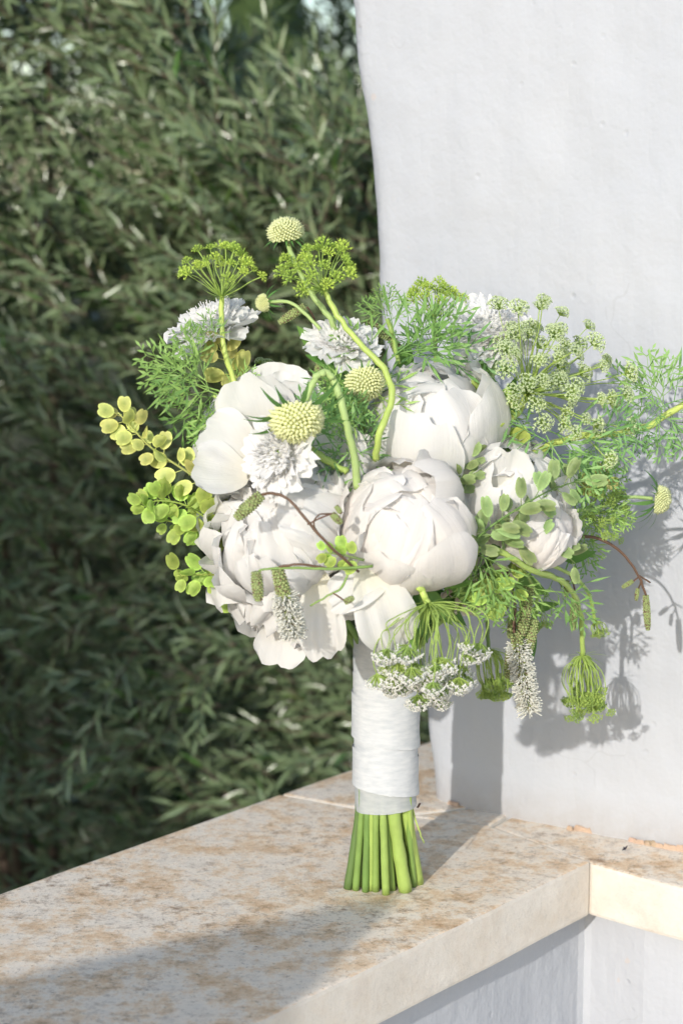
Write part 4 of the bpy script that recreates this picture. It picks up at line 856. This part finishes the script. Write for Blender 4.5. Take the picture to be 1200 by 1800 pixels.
for k in range(26):   # leaves and stems packed inside, seen only through gaps
    a = rf.uniform(0, 6.283); leaf(670 + 150 * math.cos(a), 900 + 150 * math.sin(a), rf.uniform(-.02, .09), math.degrees(-a) + rf.uniform(-40, 40), rf.uniform(70, 120))
for (px, py, d) in [(712, 1010, -.08), (750, 840, .0), (500, 990, -.04), (900, 930, .0), (465, 820, -.01), (590, 920, .0), (930, 960, -.01), (860, 800, .03), (640, 800, .07), (690, 660, .02), (800, 700, .05), (620, 1060, -.03)]:
    S([(676 + (px - 676) * .12, 1180, d * .15), (676 + (px - 676) * .35, 1100, d * .35), (676 + (px - 676) * .75, py + (1100 - py) * .45, d * .75), (px, py, d)], .0026, 'stem_m')
# ---- ribbon-wrapped handle and cut stems
def zof(py): return P(676, py, 0).z
def handle_r(z, zt, zb):
    t = (z - zb) / (zt - zb); return .0222 + .0022 * t + .0035 * max(0, t - .75)
zt, zb = zof(1118), zof(1421)
def band(z0, z1, tilt, ph, dr, m, name, rows=9, seed=0, frx=1.0):
    b = MB(); n = 56; vs = []; A = []
    for j in range(rows):
        t = j / (rows - 1)
        for i in range(n):
            a = i / n * 6.283; z = z0 + (z1 - z0) * t + tilt * math.cos(a - ph); r = handle_r(z, zt, zb) + dr + .0005 * nz(math.cos(a) * 3 + seed, math.sin(a) * 3, z * 60) + .0003 * nz(math.cos(a) * 9, math.sin(a) * 9 + seed, z * 200)
            r += .0008 * (1 - t) ** 2 - .0002
            vs.append(Vector((.0005 + r * math.cos(a), r * math.sin(a) * .95, z + .0004 * nz(a * 8, seed, t)))); A.append((a * .024, z, 0))
    b.add(vs, [(j * n + i, j * n + (i + 1) % n, (j + 1) * n + (i + 1) % n, (j + 1) * n + i) for j in range(rows - 1) for i in range(n)], A)
    return b.mesh(name, M[m])
wrap = part('ribbon_wrap', band(zof(1366), zof(1110), .0, 0, -.0008, 'ribbon', 'ribbon_wrap', 24), at0(BASE), 'white cotton ribbon wound round the stems')
for i, (p0, p1, tl, ph, dr, m) in enumerate([(1195, 1112, .002, 2.8, .0002, 'ribbon'), (1262, 1172, .0045, 5.6, .0012, 'ribbon'), (1300, 1222, .004, 3.0, .0024, 'ribbon'), (1352, 1270, .005, 5.9, .0012, 'ribbon'), (1385, 1318, .004, 3.4, .0024, 'ribbon'), (1418, 1345, .0018, 6.0, .0006, 'ribbon_thin')]):
    link('ribbon_band', band(zof(p0), zof(p1), tl, ph, dr, m, 'ribbon_band', 9, i + 1), wrap)
cut = [(611, 1562, 6.5, 'stem_d', 632, -.004), (625, 1564, 5.5, 'stem_m', 636, -.012), (634, 1556, 4.5, 'stem_d', 640, .006), (642, 1567, 5.5, 'stem_m', 645, -.016), (651, 1565, 5, 'stem_l', 653, -.018), (660, 1566, 6.5, 'stem_m', 660, -.020), (670, 1560, 5, 'stem_d', 666, -.012), (678, 1572, 6, 'stem_l', 672, -.022), (690, 1564, 6.5, 'stem_m', 678, -.016), (700, 1556, 5, 'stem_d', 690, -.006), (712, 1566, 10.5, 'stem_l', 690, -.018), (733, 1552, 10.5, 'stem_l', 712, -.010), (722, 1545, 5.5, 'stem_m', 704, .002),
       (620, 1545, 5.5, 'stem_d', 634, .012), (640, 1540, 6, 'stem_m', 646, .016), (656, 1538, 5.5, 'stem_d', 656, .018), (676, 1535, 6, 'stem_m', 670, .018), (692, 1534, 6, 'stem_d', 684, .018), (712, 1532, 6.5, 'stem_m', 700, .016), (728, 1536, 6, 'stem_m', 716, .010), (647, 1552, 5, 'stem_m', 650, .0), (684, 1550, 5.5, 'stem_m', 680, .002), (664, 1550, 5, 'stem_d', 664, -.002), (704, 1545, 5, 'stem_m', 694, .006)]
rc_ = random.Random(21)
cut += [(rc_.uniform(616, 730), rc_.uniform(1538, 1560), rc_.uniform(3.2, 6), rc_.choice(['stem_m', 'stem_d', 'stem_m', 'stem_l']), 0, rc_.uniform(-.016, .016)) for _ in range(18)]
cut = [(bx, by, rpx * rc_.uniform(.85, 1.15), m, tx or 628 + (bx - 608) * .74, dd) for bx, by, rpx, m, tx, dd in cut]
for bx, by, rpx, m, tx, dd in cut:
    b0 = G(bx, by, .0004); t0 = P(tx, 1405, 0); t0.y = Y0 + dd * .8; r = rpx * MPP
    mid = b0.lerp(t0, .5) + Vector(((bx - tx) * .00003 * -1, 0, 0)); c = spline([b0, mid, t0, t0 + Vector((0, (Y0 - t0.y) * .3, .05))], 5)
    b = MB(); b.tube([q - b0 for q in c], [r * (1.08 - .10 * min(1, i / 6)) * (1 + .13 * nz(i * .6, bx, 0)) for i in range(len(c))], 9); part('cut_stem', b.mesh('cut_stem', M[m]), at0(b0))
S([(722, 1412, .0), (730, 1440, -.005), (738, 1465, -.005), (745, 1482, -.002)], .0009, 'stem_l', r1=.0004); S([(733, 1420, .01), (738, 1412, .01)], .0008, 'twig_brown')
# ---- a dry scrap on the ledge
b = MB(); b.blade((0, 0, .001), (1, .2, .1), (0, 0, 1), .007, .004, .9, 4); b.blade((.003, 0, .001), (-.6, .6, .5), (0, 0, 1), .004, .002, .5, 3)
tag(link('dry_leaf', b.mesh('dry_leaf', M['anther']), None, at0(G(1092, 1497, .0005))), 'tiny dark dry scrap of leaf lying on the ledge at the foot of the wall', 'leaf scrap')
